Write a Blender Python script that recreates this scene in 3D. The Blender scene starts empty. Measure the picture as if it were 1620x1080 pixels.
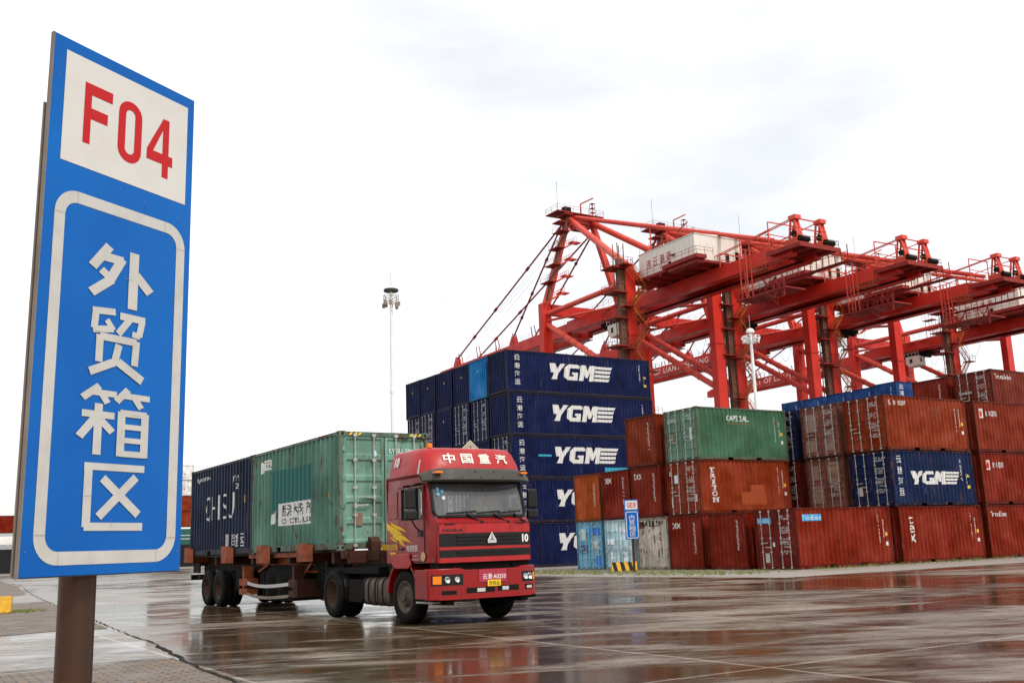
import bpy, bmesh, math, random
from mathutils import Vector, Matrix
random.seed(7)
scene = bpy.context.scene
COL = scene.collection
R = math.radians
PI = math.pi

# ---------------------------------------------------------------- camera
CH = 1.3457
cam_data = bpy.data.cameras.new("camera")
cam_data.sensor_width = 36.0
cam_data.lens = 1611.52 / 1620 * 36.0
cam_data.clip_start = 0.05
cam_data.clip_end = 9000
cam = bpy.data.objects.new("camera", cam_data)
COL.objects.link(cam)
pitch, roll, gyaw = 0.1991, -0.0354, 0.54989
cp, sp, cr, sr = math.cos(pitch), math.sin(pitch), math.cos(roll), math.sin(roll)
F_ = Vector((0, cp, sp)); R_ = Vector((1, 0, 0)); U_ = Vector((0, -sp, cp))
R2 = cr * R_ + sr * U_; U2 = -sr * R_ + cr * U_
rz = Matrix.Rotation(-gyaw, 3, 'Z')
cm = Matrix((rz @ R2, rz @ U2, -(rz @ F_))).transposed()
cam.matrix_world = Matrix.Translation((0, 0, CH)) @ cm.to_4x4()
scene.camera = cam

# ---------------------------------------------------------------- world and sun
SUN_EL, SUN_AZ = R(48), R(172)
world = bpy.data.worlds.new("World"); scene.world = world
world.use_nodes = True
wn, wl = world.node_tree.nodes, world.node_tree.links
wn.clear()
wo = wn.new('ShaderNodeOutputWorld')
bg1 = wn.new('ShaderNodeBackground'); bg2 = wn.new('ShaderNodeBackground'); add = wn.new('ShaderNodeAddShader')
sky = wn.new('ShaderNodeTexSky'); sky.sky_type = 'NISHITA'; sky.sun_disc = False
sky.sun_elevation = SUN_EL; sky.sun_rotation = SUN_AZ; sky.air_density = 1.0; sky.dust_density = 4.0
bg1.inputs[1].default_value = 0.05
wl.new(sky.outputs[0], bg1.inputs[0])
tc = wn.new('ShaderNodeTexCoord'); mp = wn.new('ShaderNodeMapping'); mp.inputs['Scale'].default_value = (1, 1, 3.0)
nz = wn.new('ShaderNodeTexNoise'); nz.inputs['Scale'].default_value = 2.1; nz.inputs['Detail'].default_value = 7; nz.inputs['Roughness'].default_value = 0.55
rp = wn.new('ShaderNodeValToRGB')
rp.color_ramp.elements[0].position = 0.30; rp.color_ramp.elements[0].color = (0.645, 0.635, 0.625, 1)
rp.color_ramp.elements[1].position = 0.60; rp.color_ramp.elements[1].color = (0.97, 0.955, 0.94, 1)
wl.new(tc.outputs['Generated'], mp.inputs[0]); wl.new(mp.outputs[0], nz.inputs['Vector'])
wl.new(nz.outputs['Fac'], rp.inputs[0]); wl.new(rp.outputs[0], bg2.inputs[0])
bg2.inputs[1].default_value = 0.92
wl.new(bg1.outputs[0], add.inputs[0]); wl.new(bg2.outputs[0], add.inputs[1]); wl.new(add.outputs[0], wo.inputs[0])

sd = bpy.data.lights.new("sun", 'SUN'); sd.energy = 1.5; sd.angle = R(11); sd.color = (1.0, 0.97, 0.93)
sun = bpy.data.objects.new("sun", sd); COL.objects.link(sun)
# veiled sun behind the camera and to its right: lights the faces turned to the apron
sdir = Vector((math.sin(SUN_AZ) * math.cos(SUN_EL), math.cos(SUN_AZ) * math.cos(SUN_EL), math.sin(SUN_EL)))
sun.rotation_euler = (-sdir).to_track_quat('-Z', 'Y').to_euler()
sky.sun_rotation = SUN_AZ
scene.view_settings.view_transform = 'Standard'
scene.view_settings.look = 'None'
scene.view_settings.exposure = 0.42
scene.view_settings.gamma = 1.0
scene.render.engine = 'CYCLES'
scene.cycles.max_bounces = 6
scene.cycles.diffuse_bounces = 3
scene.cycles.glossy_bounces = 4
scene.cycles.transparent_max_bounces = 12
scene.cycles.sample_clamp_indirect = 6
scene.cycles.use_denoising = True

# ---------------------------------------------------------------- material helpers
def newmat(name):
    m = bpy.data.materials.new(name); m.use_nodes = True
    nt = m.node_tree; b = nt.nodes['Principled BSDF']
    return m, nt.nodes, nt.links, b
def setb(b, **k):
    for a, v in k.items():
        b.inputs[a.replace('_', ' ')].default_value = v
def mixc(n, l, fac, a, b_, mode='MIX'):
    x = n.new('ShaderNodeMix'); x.data_type = 'RGBA'; x.blend_type = mode
    for i, v in ((0, fac), (6, a), (7, b_)):
        if hasattr(v, 'links') or hasattr(v, 'is_linked'): l.new(v, x.inputs[i])
        elif i == 0: x.inputs[0].default_value = v
        else: x.inputs[i].default_value = (*v, 1) if len(v) == 3 else v
    return x.outputs[2]
def noise(n, l, vec, scale, detail=4, rough=.55, mapping=None, dist=0):
    if mapping:
        m = n.new('ShaderNodeMapping'); m.inputs['Scale'].default_value = mapping
        l.new(vec, m.inputs[0]); vec = m.outputs[0]
    t = n.new('ShaderNodeTexNoise'); t.inputs['Scale'].default_value = scale
    t.inputs['Detail'].default_value = detail; t.inputs['Roughness'].default_value = rough
    t.inputs['Distortion'].default_value = dist
    l.new(vec, t.inputs['Vector']); return t.outputs['Fac']
def ramp(n, l, v, a, b_, lo=0.0, hi=1.0):
    m = n.new('ShaderNodeMapRange'); m.clamp = True
    m.inputs[1].default_value = a; m.inputs[2].default_value = b_
    m.inputs[3].default_value = lo; m.inputs[4].default_value = hi
    l.new(v, m.inputs[0]); return m.outputs[0]
def mth(n, l, op, a, b_=None):
    m = n.new('ShaderNodeMath'); m.operation = op
    for i, v in enumerate((a, b_)):
        if v is None: continue
        if isinstance(v, (int, float)): m.inputs[i].default_value = v
        else: l.new(v, m.inputs[i])
    return m.outputs[0]
def objvec(n, l, rand=True):
    t = n.new('ShaderNodeTexCoord'); v = t.outputs['Object']
    if rand:
        oi = n.new('ShaderNodeObjectInfo'); a = n.new('ShaderNodeVectorMath'); a.operation = 'ADD'
        s = n.new('ShaderNodeMath'); s.operation = 'MULTIPLY'; s.inputs[1].default_value = 57.0
        l.new(oi.outputs['Random'], s.inputs[0])
        l.new(v, a.inputs[0]); l.new(s.outputs[0], a.inputs[1]); v = a.outputs[0]
    return v
def mat_simple(name, col, rough=.5, metal=0, dirt=.25, dscale=3.0, dirtcol=None, spec=.22, bump=0):
    m, n, l, b = newmat(name)
    v = objvec(n, l)
    nf = noise(n, l, v, dscale, 6, .6)
    f = ramp(n, l, nf, .42, .72, 0, dirt)
    dc = dirtcol or tuple(c * .35 + .02 for c in col)
    c = mixc(n, l, f, col, dc)
    l.new(c, b.inputs['Base Color'])
    r = ramp(n, l, nf, .3, .7, max(.03, rough - .1), min(1, rough + .15)); l.new(r, b.inputs['Roughness'])
    setb(b, Metallic=metal, Specular_IOR_Level=spec)
    if bump:
        bp = n.new('ShaderNodeBump'); bp.inputs['Strength'].default_value = bump; bp.inputs['Distance'].default_value = .01
        l.new(nf, bp.inputs['Height']); l.new(bp.outputs[0], b.inputs['Normal'])
    return m
def mat_container():
    m, n, l, b = newmat('container_paint')
    oi = n.new('ShaderNodeObjectInfo'); v = objvec(n, l)
    base = oi.outputs['Color']; amt = oi.outputs['Alpha']
    # large tonal fade
    f1 = noise(n, l, v, .9, 5, .6)
    hs = n.new('ShaderNodeHueSaturation'); l.new(base, hs.inputs['Color'])
    l.new(ramp(n, l, f1, .3, .7, .62, 1.3), hs.inputs['Value']); l.new(ramp(n, l, f1, .3, .7, 1.06, .95), hs.inputs['Saturation'])
    # vertical streaks of grime
    st = noise(n, l, v, 1.6, 5, .7, (2.6, 2.6, .16))
    g = ramp(n, l, st, .5, .72, 0, .55)
    c = mixc(n, l, g, hs.outputs[0], mixc(n, l, .65, hs.outputs[0], (.035, .022, .016)))
    # chalky pale scuffs
    sc = noise(n, l, v, 7, 6, .75, (1, 1, .25)); s2 = noise(n, l, v, .8, 2, .5)
    sf = mth(n, l, 'MULTIPLY', ramp(n, l, sc, .60, .68), ramp(n, l, s2, .45, .65, 0, .55))
    c = mixc(n, l, sf, c, mixc(n, l, .35, base, (.42, .33, .26)))
    # fine vertical scrapes left by neighbouring boxes
    s3 = noise(n, l, v, 3, 4, .6, (7, 7, .30)); s4 = noise(n, l, v, .7, 3, .55)
    c = mixc(n, l, mth(n, l, 'MULTIPLY', ramp(n, l, s3, .63, .67, 0, .5), ramp(n, l, s4, .48, .58)), c, mixc(n, l, .45, base, (.42, .30, .22)))
    # rust patches, drips; amount from alpha
    r1 = noise(n, l, v, 2.6, 8, .72, (1.4, 1.4, .55), 1.0); r2 = noise(n, l, v, 9, 4, .7, (1, 1, .12))
    rr = mth(n, l, 'ADD', mth(n, l, 'MULTIPLY', r1, .7), mth(n, l, 'MULTIPLY', r2, .3))
    thr = mth(n, l, 'SUBTRACT', .66, mth(n, l, 'MULTIPLY', amt, .16))
    rm = mth(n, l, 'MULTIPLY', mth(n, l, 'SUBTRACT', rr, thr), 22); rc = n.new('ShaderNodeClamp'); l.new(rm, rc.inputs[0])
    rust = mixc(n, l, noise(n, l, v, 14, 4, .7), (.16, .045, .014), (.045, .018, .010))
    c = mixc(n, l, mth(n, l, 'MULTIPLY', rc.outputs[0], .9), c, rust)
    l.new(c, b.inputs['Base Color'])
    l.new(mth(n, l, 'ADD', ramp(n, l, st, .3, .7, .34, .6), mth(n, l, 'MULTIPLY', rc.outputs[0], .2)), b.inputs['Roughness'])
    b.inputs['Specular IOR Level'].default_value = .07
    bp = n.new('ShaderNodeBump'); bp.inputs['Strength'].default_value = .35; bp.inputs['Distance'].default_value = .012
    l.new(noise(n, l, v, 1.7, 3, .5), bp.inputs['Height']); l.new(bp.outputs[0], b.inputs['Normal'])
    return m
def mat_objcol(name, rough=.55, peel=.35, scale=18):
    "flat paint or vinyl in the object's own colour, worn in spots"
    m, n, l, b = newmat(name)
    oi = n.new('ShaderNodeObjectInfo'); v = objvec(n, l)
    f = ramp(n, l, noise(n, l, v, scale, 6, .75), .5, .75, 0, peel)
    l.new(mixc(n, l, f, oi.outputs['Color'], mixc(n, l, .6, oi.outputs['Color'], (.08, .06, .05))), b.inputs['Base Color'])
    b.inputs['Roughness'].default_value = rough; b.inputs['Specular IOR Level'].default_value = .2
    return m

M = {}
M['cont'] = mat_container()
M['mark'] = mat_objcol('marking_paint', .55, .8, 9)
M['vinyl'] = mat_objcol('vinyl', .4, .18, 5)
M['galv'] = mat_simple('galvanised_steel', (.42, .42, .40), .5, .3, .6, 9, (.14, .09, .06))
M['rubber_seal'] = mat_simple('rubber', (.012, .012, .013), .6)
M['tyre'] = mat_simple('tyre_rubber', (.005, .0048, .0045), .7, 0, .6, 6, (.022, .018, .013), .1, .3)
M['rim'] = mat_simple('rusty_rim', (.05, .022, .012), .7, .2, .7, 12, (.035, .022, .016))
M['rim2'] = mat_simple('dull_rim', (.10, .08, .06), .6, .3, .7, 14, (.04, .03, .025))
M['chassis'] = mat_simple('chassis_black', (.006, .0055, .005), .7, 0, .5, 5, (.018, .013, .009), .1)
M['trailer'] = mat_simple('trailer_orange', (.27, .065, .022), .6, 0, .75, 4, (.07, .025, .012))
M['trailer2'] = mat_simple('trailer_brown', (.045, .013, .006), .65, 0, .75, 4, (.05, .025, .015))
M['tank'] = mat_simple('grimy_tank', (.085, .062, .046), .5, .2, .95, 3.4, (.035, .022, .016))
M['cabred'] = mat_simple('truck_red', (.25, .0022, .0030), .25, 0, .55, 3.2, (.09, .005, .004), .38)
M['cabpink'] = mat_simple('pale_truck_red', (.37, .012, .014), .36, 0, .5, 5, (.19, .012, .011), .36)  # paler red for the fairing, front panel and fender patch
M['visor'] = mat_simple('grey_visor', (.055, .052, .043), .5, 0, .5, 5, (.045, .042, .035))
M['plastic'] = mat_simple('black_plastic', (.006, .006, .0065), .42, 0, .4, 6, (.02, .019, .017), .25)
M['chrome'] = mat_simple('chrome', (.62, .63, .64), .18, 1, .2, 9)
M['interior'] = mat_simple('cab_interior', (.10, .10, .105), .8)
M['seat'] = mat_simple('seat_cloth', (.045, .045, .05), .9)
M['amber'] = mat_simple('amber_lens', (.85, .22, .015), .2, 0, .25, 30, (.5, .08, .01))
M['lamp'] = mat_simple('lamp_glass', (.55, .56, .55), .12, .3, .3, 20)
M['crane'] = mat_simple('crane_red', (.54, .027, .015), .42, 0, .6, .35, (.34, .014, .009))
M['crane_d'] = mat_simple('crane_dark_red', (.25, .017, .011), .55, 0, .6, .6, (.09, .014, .01))
M['crane_pipe'] = mat_simple('crane_pipe', (.60, .072, .046), .42, 0, .45, .5, (.42, .035, .02))
M['stair'] = mat_simple('stair_yellow', (.40, .085, .018), .5, 0, .6, 1.4, (.16, .03, .012))
M['stair_d'] = mat_simple('stair_dark', (.16, .07, .045), .6, 0, .5, 1)
M['dull_black'] = mat_simple('grease_and_shade_black', (.011, .008, .007), .7, 0, .25, 3, None, .08)  # dull black for greasy parts, cables, cracks, and painted shade in holes and recesses
M['house'] = mat_simple('house_white', (.66, .63, .56), .55, 0, .3, .5, (.48, .43, .34))
M['white'] = mat_simple('white_paint', (.74, .73, .70), .5, 0, .3, .8, (.5, .46, .4))
M['glassdark'] = mat_simple('dark_glass', (.015, .018, .02), .08)
M['pole'] = mat_simple('sign_pole_grey', (.050, .036, .028), .32, .5, .8, 1.1, (.11, .034, .012))
M['edge'] = mat_simple('board_edge', (.23, .19, .155), .6, .1, .5, 4, (.12, .09, .07))
M['yellow'] = mat_simple('kerb_yellow', (.66, .36, .015), .6, 0, .5, 7, (.28, .16, .04), .4, .3)
M['black'] = mat_simple('black_paint', (.012, .012, .012), .5, 0, .4, 6, (.06, .055, .045))
M['hull'] = mat_simple('hull_black', (.012, .011, .012), .5, 0, .3, .2)
M['shipgrey'] = mat_simple('ship_grey', (.33, .34, .34), .6, 0, .4, .5)
M['shipgreen'] = mat_simple('ship_green', (.02, .10, .08), .6, 0, .4, .5)
M['skin'] = mat_simple('skin', (.42, .24, .17), .6, 0, .1)
M['navy_cloth'] = mat_simple('navy_cloth', (.03, .035, .06), .9, 0, .2)
M['hivis'] = mat_simple('hivis', (.45, .75, .08), .7, 0, .1)
M['hair'] = mat_simple('hair', (.01, .009, .008), .8, 0, .1)

def mat_windscreen(name, tint, haze, f=1.5):
    m, n, l, b = newmat(name)
    n.remove(b); out = [x for x in n if x.type == 'OUTPUT_MATERIAL'][0]
    tr = n.new('ShaderNodeBsdfTransparent'); tr.inputs[0].default_value = (*tint, 1)
    df = n.new('ShaderNodeBsdfDiffuse'); df.inputs[0].default_value = (.55, .57, .58, 1)
    gl = n.new('ShaderNodeBsdfGlossy'); gl.inputs['Roughness'].default_value = .03
    fr = n.new('ShaderNodeFresnel'); fr.inputs[0].default_value = f
    v = objvec(n, l); hz = ramp(n, l, noise(n, l, v, 3, 5, .6), .3, .7, haze * .7, haze * 1.3)
    m1 = n.new('ShaderNodeMixShader'); m2 = n.new('ShaderNodeMixShader')
    l.new(hz, m1.inputs[0]); l.new(tr.outputs[0], m1.inputs[1]); l.new(df.outputs[0], m1.inputs[2])
    l.new(fr.outputs[0], m2.inputs[0]); l.new(m1.outputs[0], m2.inputs[1]); l.new(gl.outputs[0], m2.inputs[2])
    l.new(m2.outputs[0], out.inputs[0])
    return m
M['windscreen'] = mat_windscreen('windscreen_glass', (.86, .89, .89), .13, 1.55)
M['sideglass'] = mat_windscreen('side_glass', (.72, .76, .76), .06, 1.5)

def mat_signblue():
    m, n, l, b = newmat('sign_blue')
    v = objvec(n, l, False)
    f = ramp(n, l, noise(n, l, v, 26, 3, .8), .70, .74, 0, .5)
    f2 = ramp(n, l, noise(n, l, v, 1.1, 3, .5), .3, .7)
    c = mixc(n, l, f2, (.0005, .078, .32), (.0006, .115, .42))
    l.new(mixc(n, l, f, c, (.01, .04, .17)), b.inputs['Base Color'])
    setb(b, Roughness=.22, Specular_IOR_Level=.14)
    bp = n.new('ShaderNodeBump'); bp.inputs['Strength'].default_value = .12; bp.inputs['Distance'].default_value = .02
    l.new(noise(n, l, v, 3.5, 2, .5), bp.inputs['Height']); l.new(bp.outputs[0], b.inputs['Normal'])
    return m
M['signblue'] = mat_signblue()
M['tape'] = mat_simple('reflective_tape', (.46, .45, .42), .42, 0, .3, 9, (.27, .25, .21))
M['signpanel'] = mat_simple('sign_white_panel', (.55, .53, .49), .4, 0, .22, 3, (.36, .33, .28))
M['signred'] = mat_simple('sign_red', (.42, .003, .004), .4, 0, .15, 9, (.4, .01, .01))

def mat_ground():
    m, n, l, b = newmat('wet_concrete')
    g = n.new('ShaderNodeNewGeometry'); P = g.outputs['Position']
    sep = n.new('ShaderNodeSeparateXYZ'); l.new(P, sep.inputs[0])
    # standing water: broad patches combed along the slabs
    mr = n.new('ShaderNodeMapping'); mr.inputs['Rotation'].default_value = (0, 0, R(28)); l.new(P, mr.inputs[0])
    rot = mr.outputs[0]
    w1 = noise(n, l, rot, .11, 6, .62, (1, 1, 1), .6)
    w2 = noise(n, l, rot, .50, 5, .62, (.5, 1.5, 1), .9)
    w3 = noise(n, l, rot, 2.0, 5, .7, (.35, 1.7, 1), .5)
    wet = mth(n, l, 'ADD', mth(n, l, 'ADD', mth(n, l, 'MULTIPLY', w1, .42), mth(n, l, 'MULTIPLY', w2, .42)), mth(n, l, 'MULTIPLY', w3, .16))
    water = ramp(n, l, wet, .462, .510)            # 1 = film of water
    # slab joints
    def joint(s, off, per, wid):
        x = mth(n, l, 'ADD', s, off)
        x = mth(n, l, 'ADD', x, mth(n, l, 'MULTIPLY', mth(n, l, 'SUBTRACT', noise(n, l, P, .9, 3, .6), .5), .10))
        fr = mth(n, l, 'FRACT', mth(n, l, 'DIVIDE', x, per)); d = mth(n, l, 'ABSOLUTE', mth(n, l, 'SUBTRACT', fr, .5))
        return ramp(n, l, d, .5 - wid / per, .5, 0, 1), fr
    jx, fx = joint(sep.outputs[0], 1.05, 4.6, .05)
    jy, fy = joint(sep.outputs[1], 2.1, 5.2, .05)
    jt = mth(n, l, 'MAXIMUM', jx, jy)
    # slab to slab tone
    cell = n.new('ShaderNodeTexWhiteNoise'); cell.noise_dimensions = '2D'
    cb = n.new('ShaderNodeCombineXYZ')
    l.new(mth(n, l, 'FLOOR', mth(n, l, 'DIVIDE', mth(n, l, 'ADD', sep.outputs[0], 1.05), 4.6)), cb.inputs[0])
    l.new(mth(n, l, 'FLOOR', mth(n, l, 'DIVIDE', mth(n, l, 'ADD', sep.outputs[1], 2.1), 5.2)), cb.inputs[1])
    l.new(cb.outputs[0], cell.inputs['Vector'])
    dry = mixc(n, l, w2, (.38, .32, .25), (.19, .145, .10))
    dry = mixc(n, l, ramp(n, l, cell.outputs['Value'], 0, 1, 0, .35), dry, (.13, .115, .10))
    spk = ramp(n, l, noise(n, l, P, 9, 6, .75), .45, .7, 0, .4)
    dry = mixc(n, l, spk, dry, (.10, .085, .07))
    damp = mixc(n, l, noise(n, l, P, .7, 5, .6), (.090, .054, .024), (.030, .019, .009))
    c = mixc(n, l, ramp(n, l, wet, .40, .50), dry, damp)
    trk = None
    for cx, cy, rr in ((62, 6, 41.5), (62, 6, 43.4), (-4, -42, 62.0), (-4, -42, 63.9), (70, 40, 50.5), (70, 40, 52.3)):
        cb2 = n.new('ShaderNodeVectorMath'); cb2.operation = 'DISTANCE'; l.new(P, cb2.inputs[0]); cb2.inputs[1].default_value = (cx, cy, 0)
        d_ = mth(n, l, 'ABSOLUTE', mth(n, l, 'SUBTRACT', cb2.outputs['Value'], rr)); q_ = ramp(n, l, d_, .10, .17, 1, 0)
        trk = q_ if trk is None else mth(n, l, 'MAXIMUM', trk, q_)
    trk = mth(n, l, 'MULTIPLY', trk, ramp(n, l, noise(n, l, P, .8, 5, .7), .42, .6, 0, .65))
    c = mixc(n, l, trk, c, (.020, .014, .010))
    c = mixc(n, l, mth(n, l, 'MULTIPLY', jt, .8), c, (.36, .31, .26))
    l.new(c, b.inputs['Base Color'])
    micro = noise(n, l, P, 5, 5, .7)
    rdry = ramp(n, l, micro, .3, .7, .20, .42)
    mx = n.new('ShaderNodeMix'); mx.data_type = 'FLOAT'
    l.new(water, mx.inputs[0]); l.new(rdry, mx.inputs[2]); l.new(ramp(n, l, wet, .50, .545, .17, .04), mx.inputs[3])
    l.new(mth(n, l, 'ADD', mx.outputs[0], ramp(n, l, w2, .35, .65, 0, .09)), b.inputs['Roughness'])
    setb(b, IOR=1.34)
    # texture lives only where the film is thin
    bp = n.new('ShaderNodeBump'); bp.inputs['Distance'].default_value = .006
    hgt = mth(n, l, 'ADD', mth(n, l, 'MULTIPLY', noise(n, l, P, 26, 4, .7), .45), mth(n, l, 'MULTIPLY', noise(n, l, rot, 4, 4, .6, (.25, 2, 1)), 1.0))
    hgt = mth(n, l, 'SUBTRACT', hgt, mth(n, l, 'MULTIPLY', jt, 1.2))
    l.new(ramp(n, l, water, 0, 1, .42, .05), bp.inputs['Strength'])
    l.new(hgt, bp.inputs['Height']); l.new(bp.outputs[0], b.inputs['Normal'])
    return m
def mat_brick():
    m, n, l, b = newmat('wet_brick_paving')
    g = n.new('ShaderNodeNewGeometry'); P = g.outputs['Position']
    bt = n.new('ShaderNodeTexBrick'); bt.inputs['Scale'].default_value = 1.0
    bt.inputs['Brick Width'].default_value = .24; bt.inputs['Row Height'].default_value = .135; bt.inputs['Mortar Size'].default_value = .016
    bt.inputs['Mortar Smooth'].default_value = .2
    bt.inputs['Color1'].default_value = (.13, .090, .055, 1); bt.inputs['Color2'].default_value = (.215, .150, .095, 1); bt.inputs['Mortar'].default_value = (.022, .017, .012, 1); b.inputs['Specular IOR Level'].default_value = .3
    l.new(P, bt.inputs['Vector'])
    nf = noise(n, l, P, 1.3, 5, .65)
    c = mixc(n, l, ramp(n, l, nf, .4, .65, 0, .6), bt.outputs['Color'], (.07, .055, .042))
    l.new(c, b.inputs['Base Color']); l.new(ramp(n, l, nf, .35, .65, .75, .42), b.inputs['Roughness'])
    bp = n.new('ShaderNodeBump'); bp.inputs['Strength'].default_value = .7; bp.inputs['Distance'].default_value = .008
    inv = mth(n, l, 'SUBTRACT', 1.0, bt.outputs['Fac'])
    l.new(mth(n, l, 'ADD', inv, mth(n, l, 'MULTIPLY', noise(n, l, P, 30, 3, .6), .3)), bp.inputs['Height']); l.new(bp.outputs[0], b.inputs['Normal'])
    return m
def mat_pad():
    m, n, l, b = newmat('pale_concrete_pad')
    g = n.new('ShaderNodeNewGeometry'); P = g.outputs['Position']
    nf = noise(n, l, P, .6, 7, .7); c = mixc(n, l, nf, (.17, .155, .13), (.36, .33, .29))
    c = mixc(n, l, ramp(n, l, noise(n, l, P, .35, 5, .7), .55, .68, 0, .55), c, (.12, .12, .05))
    l.new(c, b.inputs['Base Color']); l.new(ramp(n, l, nf, .3, .7, .65, .35), b.inputs['Roughness'])
    bp = n.new('ShaderNodeBump'); bp.inputs['Strength'].default_value = .5; bp.inputs['Distance'].default_value = .02
    l.new(noise(n, l, P, 12, 5, .7), bp.inputs['Height']); l.new(bp.outputs[0], b.inputs['Normal'])
    return m
M['ground'] = mat_ground(); M['brick'] = mat_brick(); M['pad'] = mat_pad()
m, n, l, b = newmat('sea_water'); setb(b, Base_Color=(.10, .11, .09, 1), Roughness=.12); M['sea'] = m
m, n, l, b = newmat('grass'); v = objvec(n, l, False)
l.new(mixc(n, l, noise(n, l, v, 2, 3, .6), (.10, .14, .022), (.20, .19, .05)), b.inputs['Base Color']); b.inputs['Roughness'].default_value = .7; M['grass'] = m

# ---------------------------------------------------------------- mesh helpers
class MB:
    def __init__(s): s.v = []; s.f = []; s.mi = []; s.cur = 0
    def add(s, vs, fs):
        o = len(s.v); s.v += [tuple(x) for x in vs]
        for f in fs: s.f.append(tuple(i + o for i in f)); s.mi.append(s.cur)
        return s
    def box(s, x0, x1, y0, y1, z0, z1):
        return s.add([(x0, y0, z0), (x1, y0, z0), (x1, y1, z0), (x0, y1, z0), (x0, y0, z1), (x1, y0, z1), (x1, y1, z1), (x0, y1, z1)],
                     [(0, 3, 2, 1), (4, 5, 6, 7), (0, 1, 5, 4), (1, 2, 6, 5), (2, 3, 7, 6), (3, 0, 4, 7)])
    def _fr(s, p, q):
        p, q = Vector(p), Vector(q); d = (q - p); L = d.length; d = d / max(L, 1e-9)
        a = Vector((0, 0, 1)) if abs(d.z) < .95 else Vector((1, 0, 0))
        u = d.cross(a).normalized(); w = u.cross(d).normalized()
        return p, q, d, u, w
    def tube(s, p, q, r, n=10, r2=None, cap=True):
        p, q, d, u, w = s._fr(p, q); r2 = r if r2 is None else r2
        vs = []
        for c, rr in ((p, r), (q, r2)):
            for i in range(n):
                a = 2 * PI * i / n; vs.append(c + u * math.cos(a) * rr + w * math.sin(a) * rr)
        fs = [(i, (i + 1) % n, n + (i + 1) % n, n + i) for i in range(n)]
        if cap: fs += [tuple(range(n - 1, -1, -1)), tuple(range(n, 2 * n))]
        return s.add(vs, fs)
    def bar(s, p, q, a, b_, a2=None, b2=None):
        "rectangular bar, a sideways, b upwards"
        p, q, d, u, w = s._fr(p, q); a2 = a if a2 is None else a2; b2 = b_ if b2 is None else b2
        vs = []
        for c, aa, bb in ((p, a, b_), (q, a2, b2)):
            for x, y in ((-1, -1), (1, -1), (1, 1), (-1, 1)): vs.append(c + u * x * aa / 2 + w * y * bb / 2)
        return s.add(vs, [(3, 2, 1, 0), (4, 5, 6, 7), (0, 1, 5, 4), (1, 2, 6, 5), (2, 3, 7, 6), (3, 0, 4, 7)])
    def path(s, pts, r, n=6):
        for a, b_ in zip(pts, pts[1:]): s.tube(a, b_, r, n)
        return s
    def prism(s, poly, axis, a, b_):
        "poly: 2D points; axis: extrusion axis"
        n = len(poly)
        def mk(pt, t):
            if axis == 'x': return (t, pt[0], pt[1])
            if axis == 'y': return (pt[0], t, pt[1])
            return (pt[0], pt[1], t)
        vs = [mk(q, a) for q in poly] + [mk(q, b_) for q in poly]
        return s.add(vs, [tuple(range(n - 1, -1, -1)), tuple(range(n, 2 * n))] + [(i, (i + 1) % n, n + (i + 1) % n, n + i) for i in range(n)])
    def lathe(s, prof, c, axis='y', n=28):
        "prof: (r, t) pairs along the axis"
        vs = []
        for r, t in prof:
            for i in range(n):
                a = 2 * PI * i / n; x, z = r * math.cos(a), r * math.sin(a)
                if axis == 'y': vs.append((c[0] + x, c[1] + t, c[2] + z))
                elif axis == 'z': vs.append((c[0] + x, c[1] + z, c[2] + t))
                else: vs.append((c[0] + t, c[1] + x, c[2] + z))
        fs = []
        for k in range(len(prof) - 1):
            for i in range(n):
                fs.append((k * n + i, k * n + (i + 1) % n, (k + 1) * n + (i + 1) % n, (k + 1) * n + i))
        return s.add(vs, fs)
    def mesh(s, name, mats):
        me = bpy.data.meshes.new(name); me.from_pydata(s.v, [], s.f)
        for m_ in mats: me.materials.append(m_)
        if len(mats) > 1:
            for p_, i in zip(me.polygons, s.mi): p_.material_index = i
        bm = bmesh.new(); bm.from_mesh(me); bmesh.ops.recalc_face_normals(bm, faces=bm.faces); bm.to_mesh(me); bm.free()
        return me
    def build(s, name, mats, parent=None, smooth=None, bevel=0, color=None):
        if not isinstance(mats, (list, tuple)): mats = [mats]
        return link(name, s.mesh(name, mats), parent, smooth, bevel, color)
def link(name, me, parent=None, smooth=None, bevel=0, color=None):
    o = bpy.data.objects.new(name, me); COL.objects.link(o)
    if parent: o.parent = parent
    if smooth is not None:
        me.set_sharp_from_angle(angle=R(smooth)) if hasattr(me, 'set_sharp_from_angle') else None
        for p_ in me.polygons: p_.use_smooth = True
    if bevel:
        bv = o.modifiers.new('bevel', 'BEVEL'); bv.width = bevel; bv.segments = 2; bv.limit_method = 'ANGLE'; bv.angle_limit = R(35)
        bv.harden_normals = False
    if color: o.color = (*color, 1) if len(color) == 3 else color
    return o
def empty(name, loc=(0, 0, 0), rot=(0, 0, 0), **k):
    o = bpy.data.objects.new(name, None); COL.objects.link(o); o.location = loc; o.rotation_euler = rot
    o.empty_display_size = .2
    tag(o, **k); return o
def tag(o, label=None, cat=None, group=None, kind=None):
    for a, v in (('label', label), ('category', cat), ('group', group), ('kind', kind)):
        if v: o[a] = v
    return o
def children(o): return [c for c in bpy.data.objects if c.parent == o]
def copy_tree(o, parent=None, kids=None):
    c = o.copy(); COL.objects.link(c); c.parent = parent
    for ch in KIDS.get(o, ()): copy_tree(ch, c)
    return c
KIDS = {}
def index_kids():
    KIDS.clear()
    for o in bpy.data.objects:
        if o.parent: KIDS.setdefault(o.parent, []).append(o)

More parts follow.
